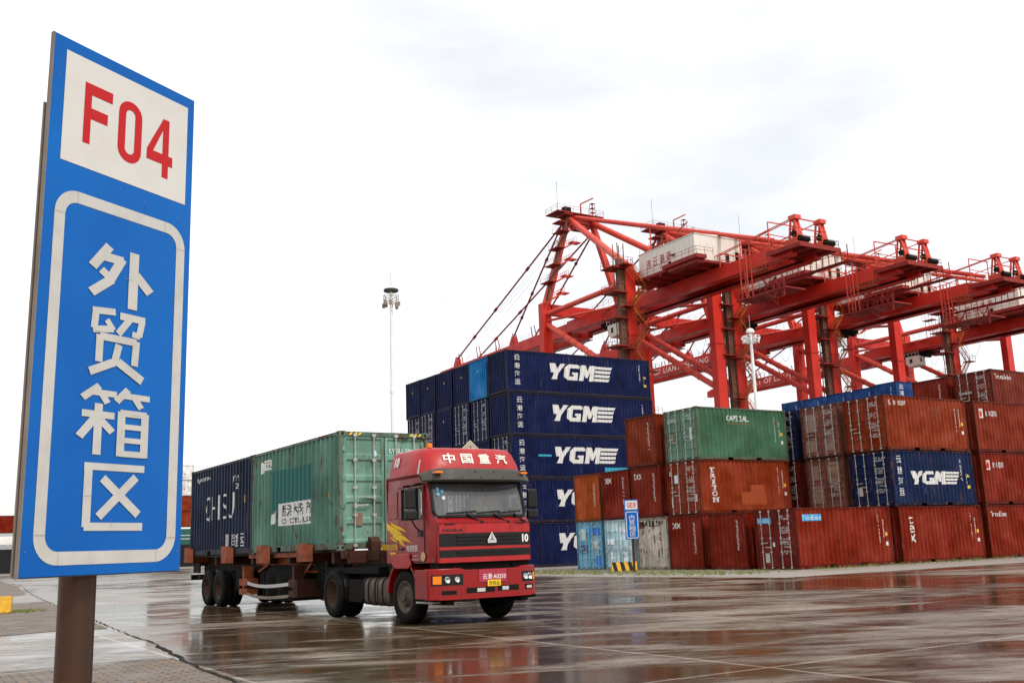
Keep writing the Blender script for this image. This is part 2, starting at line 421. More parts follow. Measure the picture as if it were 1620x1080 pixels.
# lettering -------------------------------------------------------
_tc = {}
def glyphs(body, bold=0.0, shear=0.0, vertical=False, spacing=1.0):
    key = (body, bold, shear, vertical, spacing)
    if key in _tc: return _tc[key]
    cu = bpy.data.curves.new('lettering', 'FONT'); cu.body = '\n'.join(body) if vertical else body
    cu.offset = bold; cu.shear = shear; cu.resolution_u = 3; cu.space_character = spacing
    if vertical: cu.align_x = 'CENTER'; cu.space_line = spacing
    o = bpy.data.objects.new('lettering', cu); COL.objects.link(o)
    bpy.context.view_layer.update()
    dg = bpy.context.evaluated_depsgraph_get()
    me = bpy.data.meshes.new_from_object(o.evaluated_get(dg))
    bm = bmesh.new(); bm.from_mesh(me); bmesh.ops.remove_doubles(bm, verts=bm.verts, dist=1e-5)
    vs = [(v.co.x, v.co.y) for v in bm.verts]; fs = [tuple(v.index for v in f.verts) for f in bm.faces]
    bm.free(); bpy.data.objects.remove(o); bpy.data.curves.remove(cu); bpy.data.meshes.remove(me)
    x0 = min(v[0] for v in vs); x1 = max(v[0] for v in vs); y0 = min(v[1] for v in vs); y1 = max(v[1] for v in vs)
    vs = [((x - x0) / (x1 - x0), (y - y0) / (y1 - y0)) for x, y in vs]
    _tc[key] = (vs, fs); return vs, fs
def shape_text(body, u0, v0, w, h, **k):
    vs, fs = glyphs(body, **k)
    return [(u0 + x * w, v0 + y * h) for x, y in vs], fs
def shape_rects(rs):
    vs, fs = [], []
    for a, b_, c, d in rs:
        o = len(vs); vs += [(a, b_), (c, b_), (c, d), (a, d)]; fs.append((o, o + 1, o + 2, o + 3))
    return vs, fs
def shape_polys(ps):
    vs, fs = LV([]), []
    for p_ in ps:
        o = len(vs); vs += p_; fs.append(tuple(range(o, o + len(p_))))
    return vs, fs
def join(*sh):
    vs, fs = [], []
    for a, b_ in sh:
        o = len(vs); vs += a; fs += [tuple(i + o for i in f) for f in b_]
    return vs, fs
def tinytype(u0, v0, w, h, rows, rng, fill=.8):
    "rows of small illegible stencilled characters"
    rs = []; rh = h / rows
    for r in range(rows):
        x = u0; top = v0 + h - r * rh
        while x < u0 + w * (.72 + .28 * rng.random()):
            cw = rh * .42 * (.7 + .5 * rng.random())
            if rng.random() < fill:
                if rng.random() < .5: rs += [(x, top - rh * .72, x + cw * .38, top), (x + cw * .38, top - rh * .72, x + cw, top - rh * .5)]
                else: rs += [(x, top - rh * .2, x + cw, top), (x + cw * .3, top - rh * .72, x + cw * .68, top - rh * .2)]
            x += cw * 1.35
    return shape_rects(rs)
def vtype(u0, v0, w, h, num, rng, fill=.92):
    rs = []; ph = h / num
    for i in range(num):
        if rng.random() > fill: continue
        t = v0 + h - i * ph
        if rng.random() < .5: rs += [(u0, t - ph * .7, u0 + w * .4, t), (u0 + w * .4, t - ph * .7, u0 + w, t - ph * .45)]
        else: rs += [(u0, t - ph * .25, u0 + w, t), (u0 + w * .55, t - ph * .7, u0 + w, t - ph * .25)]
    return shape_rects(rs)
class LV(list):
    'marks a shape whose polygons overlap and must be laid one over the other'
def mesh2d(name, sh, fn, breaks=None):
    "2D shape -> mesh; fn maps (u,v) to 3D; breaks are u values to cut at"
    bm = bmesh.new(); vs, fs = sh
    if isinstance(vs, LV) and len(fs) > 1:
        big = max(max(v[0] for v in vs) - min(v[0] for v in vs), .2)
        step = min(.0001, .0004 * big)
        zz = {}
        for k, f in enumerate(fs):
            for i in f: zz[i] = k * step
    else: zz = None
    bv = [bm.verts.new((x, y, zz[i] if zz else 0)) for i, (x, y) in enumerate(vs)]
    for f in fs:
        try: bm.faces.new([bv[i] for i in f])
        except ValueError: pass
    if breaks:
        lo = min(v[0] for v in vs); hi = max(v[0] for v in vs)
        for x in breaks:
            if lo < x < hi:
                bmesh.ops.bisect_plane(bm, geom=bm.verts[:] + bm.edges[:] + bm.faces[:], dist=1e-6, plane_co=(x, 0, 0), plane_no=(1, 0, 0))
    if zz:
        a_, b_, c_ = fn(vs[0][0], vs[0][1]), fn(vs[0][0] + .01, vs[0][1]), fn(vs[0][0], vs[0][1] + .01); nn = (Vector(b_) - Vector(a_)).cross(Vector(c_) - Vector(a_)).normalized()
        for v in bm.verts: v.co = Vector(fn(v.co.x, v.co.y)) + nn * v.co.z
    else:
        for v in bm.verts: v.co = fn(v.co.x, v.co.y)
    me = bpy.data.meshes.new(name); bm.to_mesh(me); bm.free(); return me
def flat(name, sh, origin, uv, vv, mat, parent, color=None, off=0.0):
    "shape on a plane: origin + u*uv + v*vv"
    o_, uv, vv = Vector(origin), Vector(uv), Vector(vv); nn = uv.cross(vv).normalized()
    me = mesh2d(name, sh, lambda u, v: o_ + uv * u + vv * v + nn * off); me.materials.append(mat)
    return link(name, me, parent, color=color)

# ---------------------------------------------------------------- containers
CW, CHH = 2.438, 2.591
PITCH, DEP = .278, .058
def corr(x, x0, n_, pitch):
    "inward offset of the corrugated sheet at x"
    t = ((x - x0) / pitch) % 1.0
    if t < .26: return 0.0
    if t < .5: return DEP * (t - .26) / .24
    if t < .76: return DEP
    return DEP * (1 - (t - .76) / .24)
def corr_setup(a, b_):
    n_ = max(1, round((b_ - a) / PITCH)); pitch = (b_ - a) / n_
    br = []
    for i in range(n_):
        for t in (0, .26, .5, .76): br.append(a + (i + t) * pitch)
    br.append(b_); return n_, pitch, br
_cm = {}
def container_meshes(L, ends):
    key = (L, ends)
    if key in _cm: return _cm[key]
    W, H = CW, CHH; D = {}
    P_ = .10
    f = MB()
    for x0 in (0, L - P_):
        for y0 in (0, W - P_): f.box(x0, x0 + P_, y0, y0 + P_, .118, H - .118)
        f.box(x0 + .01, x0 + P_ - .01, .178, W - .178, .02, .15); f.box(x0 + .01, x0 + P_ - .01, .178, W - .178, H - .11, H - .012)
    for y0 in (0.006, W - .066):
        f.box(.178, L - .178, y0, y0 + .06, H - .075, H - .01)
        # bottom rail with fork pockets
        if L < 7:
            for a, b_ in ((.178, 1.9), (2.26, L - 2.26), (L - 1.9, L - .178)): f.box(a, b_, y0, y0 + .06, .03, .17)
            for a in (1.9, L - 2.26): f.box(a, a + .36, y0, y0 + .06, .14, .17)
        else: f.box(.178, L - .178, y0, y0 + .06, .03, .17)
    f.box(.1, L - .1, .07, W - .07, .14, .17)
    D['frame'] = f.mesh('frame', [M['cont']])
    n_, pitch, br = corr_setup(P_, L - P_)
    for nm, y, s in (('side_near', .014, 1), ('side_far', W - .014, -1)):
        b = MB(); vs, fs = [], []
        for x in br:
            o = corr(x + 1e-6 if x < L - P_ - .001 else P_, P_, n_, pitch)
            vs += [(x, y + s * o, .165), (x, y + s * o, H - .072)]
        for i in range(len(br) - 1): fs.append((2 * i, 2 * i + 2, 2 * i + 3, 2 * i + 1))
        b.add(vs, fs); D[nm] = b.mesh('side_panel', [M['cont']])
    b = MB(); vs, fs = [], []
    nr, pr, brr = corr_setup(P_, L - P_)
    for x in brr:
        o = corr(x + 1e-6 if x < L - P_ - .001 else P_, P_, nr, pr) * .6
        vs += [(x, .05, H - .016 - o), (x, W - .05, H - .016 - o)]
    for i in range(len(brr) - 1): fs.append((2 * i, 2 * i + 2, 2 * i + 3, 2 * i + 1))
    b.add(vs, fs); D['roof'] = b.mesh('roof', [M['cont']])
    for e, kind in enumerate(ends):
        X0, s = (0.0, 1) if e == 0 else (L, -1)
        if kind == 'panel':
            n2, p2, b2 = corr_setup(P_, W - P_)
            b = MB(); vs, fs = [], []
            for y in b2:
                o = corr(y + 1e-6 if y < W - P_ - .001 else P_, P_, n2, p2)
                vs += [(X0 + s * (.02 + o), y, .13), (X0 + s * (.02 + o), y, H - .09)]
            for i in range(len(b2) - 1): fs.append((2 * i, 2 * i + 2, 2 * i + 3, 2 * i + 1))
            b.add(vs, fs); D['end%d' % e] = b.mesh('end_panel', [M['cont']])
        else:
            for k, (ya, yb) in enumerate(((P_ + .01, W / 2 - .008), (W / 2 + .008, W - P_ - .01))):
                # door leaf: horizontal ribs pressed into the sheet
                prof = [(.03, .155)]
                hh = (H - .115 - .155); nb = 5
                for i in range(nb):
                    z0 = .155 + hh * (i + .10) / nb; z1 = .155 + hh * (i + .90) / nb
                    prof += [(.03, z0), (.062, z0 + .045), (.062, z1 - .045), (.03, z1)]
                prof += [(.03, H - .115)]
                b = MB(); vs, fs = [], []
                inn = .07
                for o, z in prof: vs += [(X0 + s * .03, ya, z), (X0 + s * .03, ya + inn, z), (X0 + s * o, ya + inn + .02, z), (X0 + s * o, yb - inn - .02, z), (X0 + s * .03, yb - inn, z), (X0 + s * .03, yb, z)]
                for i in range(len(prof) - 1):
                    for j in range(5): fs.append((6 * i + j, 6 * i + j + 1, 6 * i + 7 + j, 6 * i + 6 + j))
                b.add(vs, fs); D['door%d%d' % (e, k)] = b.mesh('door', [M['cont']])
                for q, yy in enumerate((ya + (yb - ya) * .27, ya + (yb - ya) * .73)):
                    r = MB(); xo = X0 - s * .012
                    r.tube((xo, yy, .05), (xo, yy, H - .05), .017, 8)
                    for zz in (.10, .75, 1.35, 1.95, H - .09): r.box(min(xo - .022, xo + .022), max(xo - .022, xo + .022), yy - .05, yy + .05, zz - .03, zz + .03)
                    D['bar%d%d%d' % (e, k, q)] = r.mesh('locking_bar', [M['galv']])
                    r = MB(); zz = .95 + .18 * q; d = 1 if (q == 0) else -1
                    r.bar((xo - s * .012, yy, zz), (xo - s * .03, yy + d * .34, zz + .02), .02, .035)
                    r.box(min(xo, xo - s * .03), max(xo, xo - s * .03), yy - .035, yy + .035, zz - .05, zz + .05)
                    D['handle%d%d%d' % (e, k, q)] = r.mesh('handle', [M['galv']])
                g = MB()
                yh = ya - .012 if k == 0 else yb + .012
                for zz in (.35, .95, 1.55, 2.2): g.box(X0 - s * .018 if s > 0 else X0, X0 if s > 0 else X0 + .018, yh - .03, yh + .05 if k == 0 else yh + .03, zz - .05, zz + .05)
                D['hinge%d%d' % (e, k)] = g.mesh('hinge', [M['cont']])
            g = MB(); g.box(min(X0 + s * .022, X0 + s * .06), max(X0 + s * .022, X0 + s * .06), W / 2 - .012, W / 2 + .012, .15, H - .11)
            D['seal%d' % e] = g.mesh('door_seal', [M['rubber_seal']])
    for i, (x, y, z) in enumerate([(a, b_, c) for a in (0, L - .178) for b_ in (0, W - .162) for c in (0, H - .118)]):
        g = MB(); e = -.004; g.box(x + e, x + .178 - e, y + e, y + .162 - e, z + (0 if z == 0 else e), z + .118 - (0 if z else e))
        g.cur = 1  # the next quads paint the shade inside the casting holes as flat black
        yy = -.0055 if y == 0 else W + .0055
        g.add([(x + .05, yy, z + .035), (x + .13, yy, z + .035), (x + .13, yy, z + .085), (x + .05, yy, z + .085)], [(0, 1, 2, 3)])
        xx = -.0055 if x == 0 else L + .0055
        g.add([(xx, y + .05, z + .03), (xx, y + .11, z + .03), (xx, y + .11, z + .09), (xx, y + .05, z + .09)], [(0, 1, 2, 3)])
        D['cast%d' % i] = g.mesh('corner_casting', [M['cont'], M['dull_black']])
    _cm[key] = D; return D
def container(loc, L, ends, col, rust=.3, label='', group=None, rot=0, scale=(1, 1, 1), frame_col=None, door_col=None):
    D = container_meshes(L, ends)
    t = empty('shipping_container', loc, (0, 0, rot), label=label, cat='container', group=group); t.scale = scale
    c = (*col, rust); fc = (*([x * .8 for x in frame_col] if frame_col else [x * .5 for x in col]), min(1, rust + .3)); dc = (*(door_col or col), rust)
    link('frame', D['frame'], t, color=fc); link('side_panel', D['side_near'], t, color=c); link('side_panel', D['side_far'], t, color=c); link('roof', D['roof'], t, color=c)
    for e, kind in enumerate(ends):
        if kind == 'panel': link('end_panel', D['end%d' % e], t, color=c)
        else:
            for k in (0, 1):
                d = link('door', D['door%d%d' % (e, k)], t, color=dc)
                link('hinge', D['hinge%d%d' % (e, k)], d, color=dc)
                for q in (0, 1):
                    link('locking_bar', D['bar%d%d%d' % (e, k, q)], d); link('handle', D['handle%d%d%d' % (e, k, q)], d)
            link('door_seal', D['seal%d' % e], t)
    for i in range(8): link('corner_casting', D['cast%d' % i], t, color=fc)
    t['L'] = L
    return t
def on_side(t, sh, color, name='lettering', L=None, off=.003):
    "paint on the near long side (y = 0), u = x from the left end"
    L = L or t['L']; n_, pitch, br = corr_setup(.1, L - .1)
    me = mesh2d(name, sh, lambda u, v: Vector((u, .014 + corr(min(max(u, .101), L - .101) + 1e-5, .1, n_, pitch) - off, v)), br)
    me.materials.append(M['mark']); return link(name, me, t, color=color)
def on_end(t, sh, color, name='lettering', off=.003):
    "paint on the corrugated end x = 0, u runs left to right as seen"
    n_, pitch, br = corr_setup(.1, CW - .1)
    me = mesh2d(name, sh, lambda u, v: Vector((.02 + corr(min(max(CW - u, .101), CW - .101) - 1e-5, .1, n_, pitch) - off, CW - u, v)), [CW - x for x in br])
    me.materials.append(M['mark']); return link(name, me, t, color=color)
def on_door(t, sh, color, e=0, name='lettering', off=.022):
    L = t['L']; x = -off + .03 if e == 0 else L - .03 + off
    fn = (lambda u, v: Vector((.027, CW - u, v))) if e == 0 else (lambda u, v: Vector((L - .027, u, v)))
    me = mesh2d(name, sh, fn); me.materials.append(M['mark']); return link(name, me, t, color=color)
WHITE = (.60, .59, .56)
def ygm_logo(u, v, w, h):
    "heavy slanted letters running into speed stripes"
    s = h * .18
    def P(ps): return [(u + x * w + y * s, v + y * h) for x, y in ps]
    Y = [P([(0, 1), (.09, 1), (.125, .62), (.10, .42), (.04, .42)]), P([(.125, .62), (.175, 1), (.255, 1), (.16, .42), (.10, .42)]), P([(.085, .42), (.16, .42), (.14, 0), (.055, 0)])]
    G = [P([(.25, .2), (.33, .24), (.33, .76), (.25, .8)]), P([(.25, .8), (.33, .76), (.42, .76), (.46, 1), (.31, 1)]), P([(.42, .76), (.485, .76), (.485, .9), (.46, 1)]),
         P([(.25, .2), (.31, 0), (.40, 0), (.40, .24), (.33, .24)]), P([(.40, 0), (.475, .0), (.475, .5), (.40, .5)]), P([(.375, .36), (.40, .36), (.40, .5), (.375, .5)])]
    Mm = [P([(.495, 0), (.565, 0), (.58, 1), (.51, 1)]), P([(.58, 1), (.565, .55), (.60, .2), (.635, .2), (.645, .5)]), P([(.60, .2), (.64, .2), (.69, 1), (.65, 1)]), P([(.66, 0), (.73, 0), (.745, 1), (.675, 1)])]
    E_ = []
    for i in range(4):
        y = .02 + i * .26
        E_.append(P([(.745, y), (.985 + .01 * i, y), (1.0 + .01 * i, y + .17), (.745, y + .17)]))
    E_.append(P([(.745, 0), (.785, 0), (.80, 1), (.745, 1)]))
    return shape_polys(Y + G + Mm + E_[:4])
def ygm_marks(t, L, rng, big=True):
    k = L / 12.192
    on_side(t, ygm_logo(3.35, .95, 5.15, 1.0) if L > 7 else ygm_logo(1.3, 1.0, 3.45, .62), WHITE)
    cx = L * .055 if L > 7 else .38
    for i, ch in enumerate('云港海运'):
        on_side(t, shape_text(ch, cx if L > 7 else .4, 1.98 - i * .50, .48 if L > 7 else .34, .34, bold=.008), WHITE)
    on_side(t, vtype(L - .98, 1.15, .07, 1.05, 12, rng), WHITE, 'number_stencil'); on_side(t, vtype(L - .62, .8, .06, .7, 8, rng), WHITE, 'number_stencil')
    on_side(t, shape_polys([[(L - .5, 1.35), (L - .36, 1.35), (L - .43, 1.5)]]), (.75, .5, .03), 'warning_triangle')
    on_side(t, shape_rects([(L - .5, .8, L - .38, .95)]), (.75, .5, .03), 'height_plate')
def side_numbers(t, L, rng, col=WHITE):
    on_side(t, vtype(L - .82, .95, .07, 1.3, 14, rng), col, 'number_stencil'); on_side(t, vtype(L - .5, 1.2, .06, .9, 9, rng), col, 'number_stencil')
    on_side(t, shape_rects([(L - .42, 1.28, L - .32, 1.43)]), (.75, .45, .03), 'height_plate'); on_side(t, shape_rects([(L - .42, .85, L - .30, 1.02)]), col, 'data_plate')
def door_numbers(t, rng, e=0, col=WHITE):
    on_door(t, join(tinytype(1.45, 2.08, .68, .22, 2, rng), tinytype(1.45, 1.5, .62, .30, 3, rng), tinytype(1.45, 1.02, .60, .30, 3, rng), tinytype(1.45, .62, .5, .2, 2, rng)), col, e, 'weight_stencil')
def end_numbers(t, rng, col=WHITE):
    on_end(t, vtype(1.80, .75, .07, 1.45, 15, rng), col, 'number_stencil')
TEX = lambda u, v, w, h: shape_text('tex', u, v, w, h, bold=.012)

NAVY = (.0050, .0100, .050); NAVY2 = (.0065, .016, .056); RED = (.168, .0150, .0058); RED2 = (.205, .030, .0095); ORG = (.32, .060, .011)
GREEN = (.048, .125, .068); LBLUE = (.015, .17, .42); PALE = (.45, .66, .70); SKYB = (.13, .36, .50); GREYC = (.46, .43, .35); MAROON = (.10, .012, .007); BROWNP = (.17, .065, .045)
S20, S40 = 6.058, 12.192
rng = random.Random(3)
G1 = 'containers in the five-high blue stack'; G2 = 'ends of the blue stack rows behind the cab'; G3 = 'containers in the mixed rust-red stacks'
H2 = 2.866
# --- big blue stack: near column shows its long side
ords = ['topmost', 'second from top', 'middle', 'fourth from top', 'bottom']
for k in range(5):
    lv = 4 - k
    e = 'door' if k == 2 else 'panel'
    t = container((34.57 + (-.06, .03, .09, .1, .12)[k], 57.2, lv * H2), S40, (e, 'panel'), NAVY, .18 + .05 * k,
                  label='%s navy forty-foot container of the stack with big white YGM on its side' % ords[k], group=G1, scale=(1, 1, H2 / CHH), frame_col=(.02, .02, .035))
    ygm_marks(t, S40, rng)
    if k == 2:
        on_side(t, shape_rects([(7.6, .12, 12.0, .72)]), (.03, .30, .42), 'paint_patch'); on_side(t, shape_rects([(2.2, 1.35, 3.2, 1.47)]), (.03, .32, .42), 'paint_patch')
        door_numbers(t, rng)
ry = [59.95, 62.62, 65.25, 67.85, 70.4]
names = ['first', 'second', 'third', 'fourth', 'fifth']
for j, y in enumerate(ry):
    for k in range(5):
        lv = 4 - k
        if lv < 2 and j > 1: pass
        isdoor = (k == 1 and j != 2) or (k == 3)
        c = LBLUE if (j == 0 and k == 0) else NAVY
        lab = ('bright sky-blue container on top of the stack row beside the YGM corner' if c is LBLUE else
               'navy container %s, %s row left of the YGM corner' % (['on top', 'one below the top', 'in the middle', 'one above the ground', 'on the ground'][k], names[j]))
        t = container((34.57 + .05 * ((j * 7 + k * 3) % 4), y + .04 * ((k * 5) % 3), lv * H2), S40, ('door' if isdoor else 'panel', 'panel'), c, .2, label=lab, group=G2, scale=(1, 1, H2 / CHH), frame_col=tuple(x * .8 for x in c))
        if isdoor: door_numbers(t, rng)
        else: on_end(t, shape_polys([[(1.1, 1.75), (1.25, 1.75), (1.17, 1.9)]]), (.75, .5, .03), 'warning_triangle')

# --- mixed stacks
def mix(x, y, lv, col, ends, rust, label, **k): return container((x, y, lv * CHH), S20, ends, col, rust, label, G3, **k)
DP, PP = ('door', 'panel'), ('panel', 'door')
X1 = 33.0
# bay 1 ground level
t = mix(X1, 31.34, 0, RED, DP, .3, 'dark red container on the ground with stencilled doors and a blue TransEden plate', door_col=(.14, .013, .008)); door_numbers(t, rng); side_numbers(t, S20, rng)
on_side(t, shape_rects([(.42, 2.02, 1.62, 2.30)]), (.05, .32, .60), 'name_plate'); on_side(t, shape_text('TransEden', .47, 2.07, 1.1, .19), WHITE, off=.006)
on_door(t, shape_rects([(.14, 1.98, .98, 2.22)]), (.05, .32, .60), 0, 'name_plate'); tt = on_door(t, shape_text('TransEden', .18, 2.02, .76, .16), WHITE); tt.location.x = -.004
on_door(t, shape_text('8', .98, .97, .14, .2, bold=.03), WHITE); on_door(t, shape_rects([(.5, .3, .75, .7)]), (.4, .38, .34), 0, 'data_plate')
t = mix(X1, 34.35, 0, RED, PP, .35, 'plain dark red container end with scraped ribs, on the ground left of the TransEden doors'); end_numbers(t, rng)
t = mix(X1, 37.27, 0, RED, PP, .3, 'red container on the ground marked tex, directly under the TRITON container'); end_numbers(t, rng); on_end(t, TEX(.22, 1.95, .62, .34), WHITE)
t = mix(X1, 39.78, 0, GREYC, PP, .85, 'weathered pale grey container end with rust and MAERSK lettering, on the ground'); end_numbers(t, rng, (.03, .03, .03))
on_end(t, shape_text('MAERSK', .22, 2.12, 1.85, .30, bold=.02), (.02, .02, .02)); on_end(t, shape_rects([(.1, 2.05, .5, 2.4)]), (.12, .03, .02), 'logo_square')
t = mix(X1, 42.58, 0, PALE, DP, .3, 'pale icy blue container doors on the ground behind the G03 sign post'); door_numbers(t, rng, 0, (.85, .85, .85)); on_door(t, shape_rects([(1.3, 1.9, 2.0, 2.2), (.35, .5, .6, .9), (1.5, .3, 1.9, .9), (.2, 1.3, .8, 1.6)]), (.78, .86, .9), 0, 'paint_patch')
t = mix(X1, 45.25, 0, SKYB, DP, .35, 'patchy mid-blue container doors on the ground, leftmost of the mixed bottom row'); door_numbers(t, rng); on_door(t, shape_rects([(1.3, 1.85, 2.2, 2.25), (1.75, .2, 2.25, .75)]), (.015, .17, .60), 0, 'paint_patch'); on_door(t, shape_rects([(.2, .9, 1.0, 1.35)]), (.03, .12, .25), 0, 'paint_patch'); on_door(t, shape_rects([(1.4, 1.1, 2.1, 1.6), (.3, 1.6, .9, 2.2)]), (.42, .55, .6), 0, 'paint_patch')
# bay 1 second level
t = mix(X1 + .15, 37.35, 1, RED2, DP, .25, 'rust-red container with TRITON lettered vertically on its side', door_col=(.20, .028, .012)); door_numbers(t, rng); side_numbers(t, S20, rng)
def serif(ch, u, v, w, h):
    s = [shape_text(ch, u, v, w, h, bold=.02)]; e = .055
    if ch in 'TRIN': s.append(shape_rects([((u + w / 2 - .1) if ch in 'TI' else u - .03, v - .002, (u + w / 2 + .1) if ch in 'TI' else u + .11, v + .03)]))
    if ch == 'I': s.append(shape_rects([(u + w / 2 - .1, v + h - .03, u + w / 2 + .1, v + h)]))
    if ch == 'T': s.append(shape_rects([(u, v + h - e * 1.6, u + .03, v + h), (u + w - .03, v + h - e * 1.6, u + w, v + h)]))
    if ch == 'N': s.append(shape_rects([(u - .04, v + h - .03, u + .08, v + h), (u + w - .09, v + h - .03, u + w + .04, v + h)]))
    return join(*s)
for i, ch in enumerate('TRITON'):
    w = .10 if ch == 'I' else .34
    on_side(t, serif(ch, .86 + i * .028 - w / 2, 1.98 - i * .285, w, .235), WHITE)
on_side(t, shape_rects([(2.65, .42, 4.3, 1.02), (3.35, 1.02, 4.25, 1.38)]), (.29, .055, .014), 'paint_patch')
on_door(t, shape_rects([(.55, 1.55, .82, 1.95), (.28, .4, .36, .9), (2.0, .6, 2.15, .95)]), (.6, .58, .55), 0, 'data_plate'); on_door(t, shape_text('D', .2, 1.95, .14, .2, bold=.03), WHITE)
t = mix(X1 + .05, 40.15, 1, RED, PP, .4, 'dark red container end marked tex beside the TRITON doors, second level'); end_numbers(t, rng); on_end(t, TEX(.25, 1.95, .66, .34), WHITE)
t = mix(X1 + .1, 42.78, 1, RED, PP, .4, 'dark red container end marked tex between the orange end and the taller stack'); end_numbers(t, rng); on_end(t, TEX(.2, 1.92, .62, .36), WHITE)
t = mix(X1 + .1, 45.42, 1, ORG, PP, .35, 'faded orange container end on top of the patchy blue doors'); end_numbers(t, rng)
# bay 1 third level
t = mix(X1 + .25, 37.4, 2, GREEN, DP, .5, 'green container lettered CAPITAL on top of the TRITON container', frame_col=(.10, .13, .085), door_col=(.12, .22, .16)); side_numbers(t, S20, rng)
cap = [serif(c_, 2.0 + i * .215, 1.93, .17 if c_ != 'I' else .06, .28) if c_ in 'TI' else shape_text(c_, 2.0 + i * .215, 1.93, .18, .28, bold=.02) for i, c_ in enumerate('CAPITAL')]
on_side(t, join(*cap), WHITE); on_side(t, shape_rects([(2.0, 1.80, 3.5, 1.815)]), (.55, .05, .03), 'underline')
on_door(t, shape_text('CAPITAL', .22, 1.98, .7, .17, bold=.015), WHITE); on_door(t, tinytype(1.45, 2.0, .62, .25, 2, rng), WHITE, 0, 'number_stencil'); on_door(t, shape_rects([(1.85, 1.0, 2.05, 1.6), (1.45, 1.2, 1.6, 1.25), (1.45, 1.4, 1.6, 1.45), (1.45, 1.0, 1.6, 1.05)]), WHITE, 0, 'data_plate'); on_door(t, shape_rects([(.35, .95, .6, 1.4)]), (.30, .20, .12), 0, 'document_plate')
t = mix(X1, 40.3, 2, (.185, .026, .009), PP, .35, 'plain red container end on the third level left of the green CAPITAL container'); end_numbers(t, rng)
# bay 2
X2 = 39.6
t = mix(X2 + .1, 31.37, 0, RED, PP, .35, 'bottom red container with tex lettered down its side, under the blue YGM one'); side_numbers(t, S20, rng)
for i, ch in enumerate('tex'): on_side(t, shape_text(ch, .66 + .03 * i, 1.78 - i * .42, .30, .36, bold=.008), WHITE)
t = mix(X2 - .02, 31.4, 1, NAVY2, DP, .55, 'blue YGM container with a rusty band, between two red ones'); ygm_marks(t, S20, rng); door_numbers(t, rng); on_door(t, shape_rects([(.35, .55, .65, .95)]), (.45, .43, .4), 0, 'data_plate')
t = mix(X2 - .06, 31.42, 2, RED2, DP, .5, 'rust-red container with small Chinese lettering, on top of the rusty-banded blue YGM one'); side_numbers(t, S20, rng); door_numbers(t, rng)
for i, ch in enumerate('弘舫润舒'): on_side(t, shape_text(ch, .35 + i * .33, 2.12, .22, .24, bold=.008), WHITE)
on_side(t, tinytype(2.4, 1.85, 2.4, .30, 1, rng), (.16, .045, .03), 'faded_lettering'); on_side(t, tinytype(2.4, 1.62, 1.9, .12, 1, rng), (.16, .05, .04), 'faded_lettering')
t = mix(X2, 34.2, 0, RED, DP, .3, 'dark red container on the ground hidden in the gap behind the tex container'); door_numbers(t, rng)
t = mix(X2, 34.15, 1, BROWNP, DP, .6, 'mottled brown and cream container doors on the second level, darker of the pair'); door_numbers(t, rng); on_door(t, shape_rects([(.25, .35, 1.0, 1.2), (1.35, 1.35, 2.1, 2.2), (.3, 1.5, .8, 2.2)]), (.27, .16, .11), 0, 'paint_patch')
t = mix(X2 - .08, 34.15, 2, (.20, .075, .055), DP, .5, 'pinkish brown container doors with grey stains, left of the topmost rust-red one'); door_numbers(t, rng); on_door(t, shape_rects([(.25, 1.3, 1.0, 2.2), (.2, .3, .9, .9), (1.4, .3, 2.0, .9)]), (.27, .17, .14), 0, 'paint_patch')
t = mix(X2, 36.95, 0, MAROON, DP, .3, 'dark maroon container on the ground, deep in the gap right of the TRITON stack'); door_numbers(t, rng)
t = mix(X2, 36.95, 1, MAROON, DP, .3, 'dark maroon container doors on the second level in the gap right of TRITON'); door_numbers(t, rng)
t = mix(X2, 36.95, 2, (.012, .018, .05), DP, .3, 'dark navy container doors in the gap right of the green CAPITAL container'); door_numbers(t, rng)
# bay 3
X3 = 46.2
def logo_cn(t, u):
    on_side(t, shape_polys([[(u, 1.72), (u + .3, 1.72), (u + .3, 2.2), (u, 2.2)]]), WHITE, 'logo_plate'); on_side(t, shape_polys([[(u + .06, 1.8), (u + .2, 1.78), (u + .24, 2.0), (u + .15, 2.15), (u + .1, 1.98)]]), (.45, .03, .02), 'logo_mark', off=.006)
    for i, ch in enumerate('欧与国际'): on_side(t, shape_text(ch, u + .52 + i * .25, 1.82, .21, .28, bold=.008), WHITE)
t = mix(X3, 31.34, 0, RED, PP, .3, 'red container at the right edge on the ground, marked TransEden'); on_side(t, shape_text('TransEden', .35, 2.02, 1.3, .24, bold=.008), WHITE); side_numbers(t, S20, rng)
t = mix(X3, 31.34, 1, RED, PP, .35, 'dark red second-level container at the right edge with white logo plate'); logo_cn(t, .45); side_numbers(t, S20, rng)
t = mix(X3, 31.36, 2, (.17, .022, .009), PP, .35, 'dark red third-level container at the right edge with white logo plate, under the TransEden one'); logo_cn(t, .42); side_numbers(t, S20, rng)
for k in range(3):
    t = mix(X3, 34.2, k, RED, DP, .3, 'dark red doors in the narrow gap before the right edge stack, %s level' % ['ground', 'second', 'third'][k]); door_numbers(t, rng)
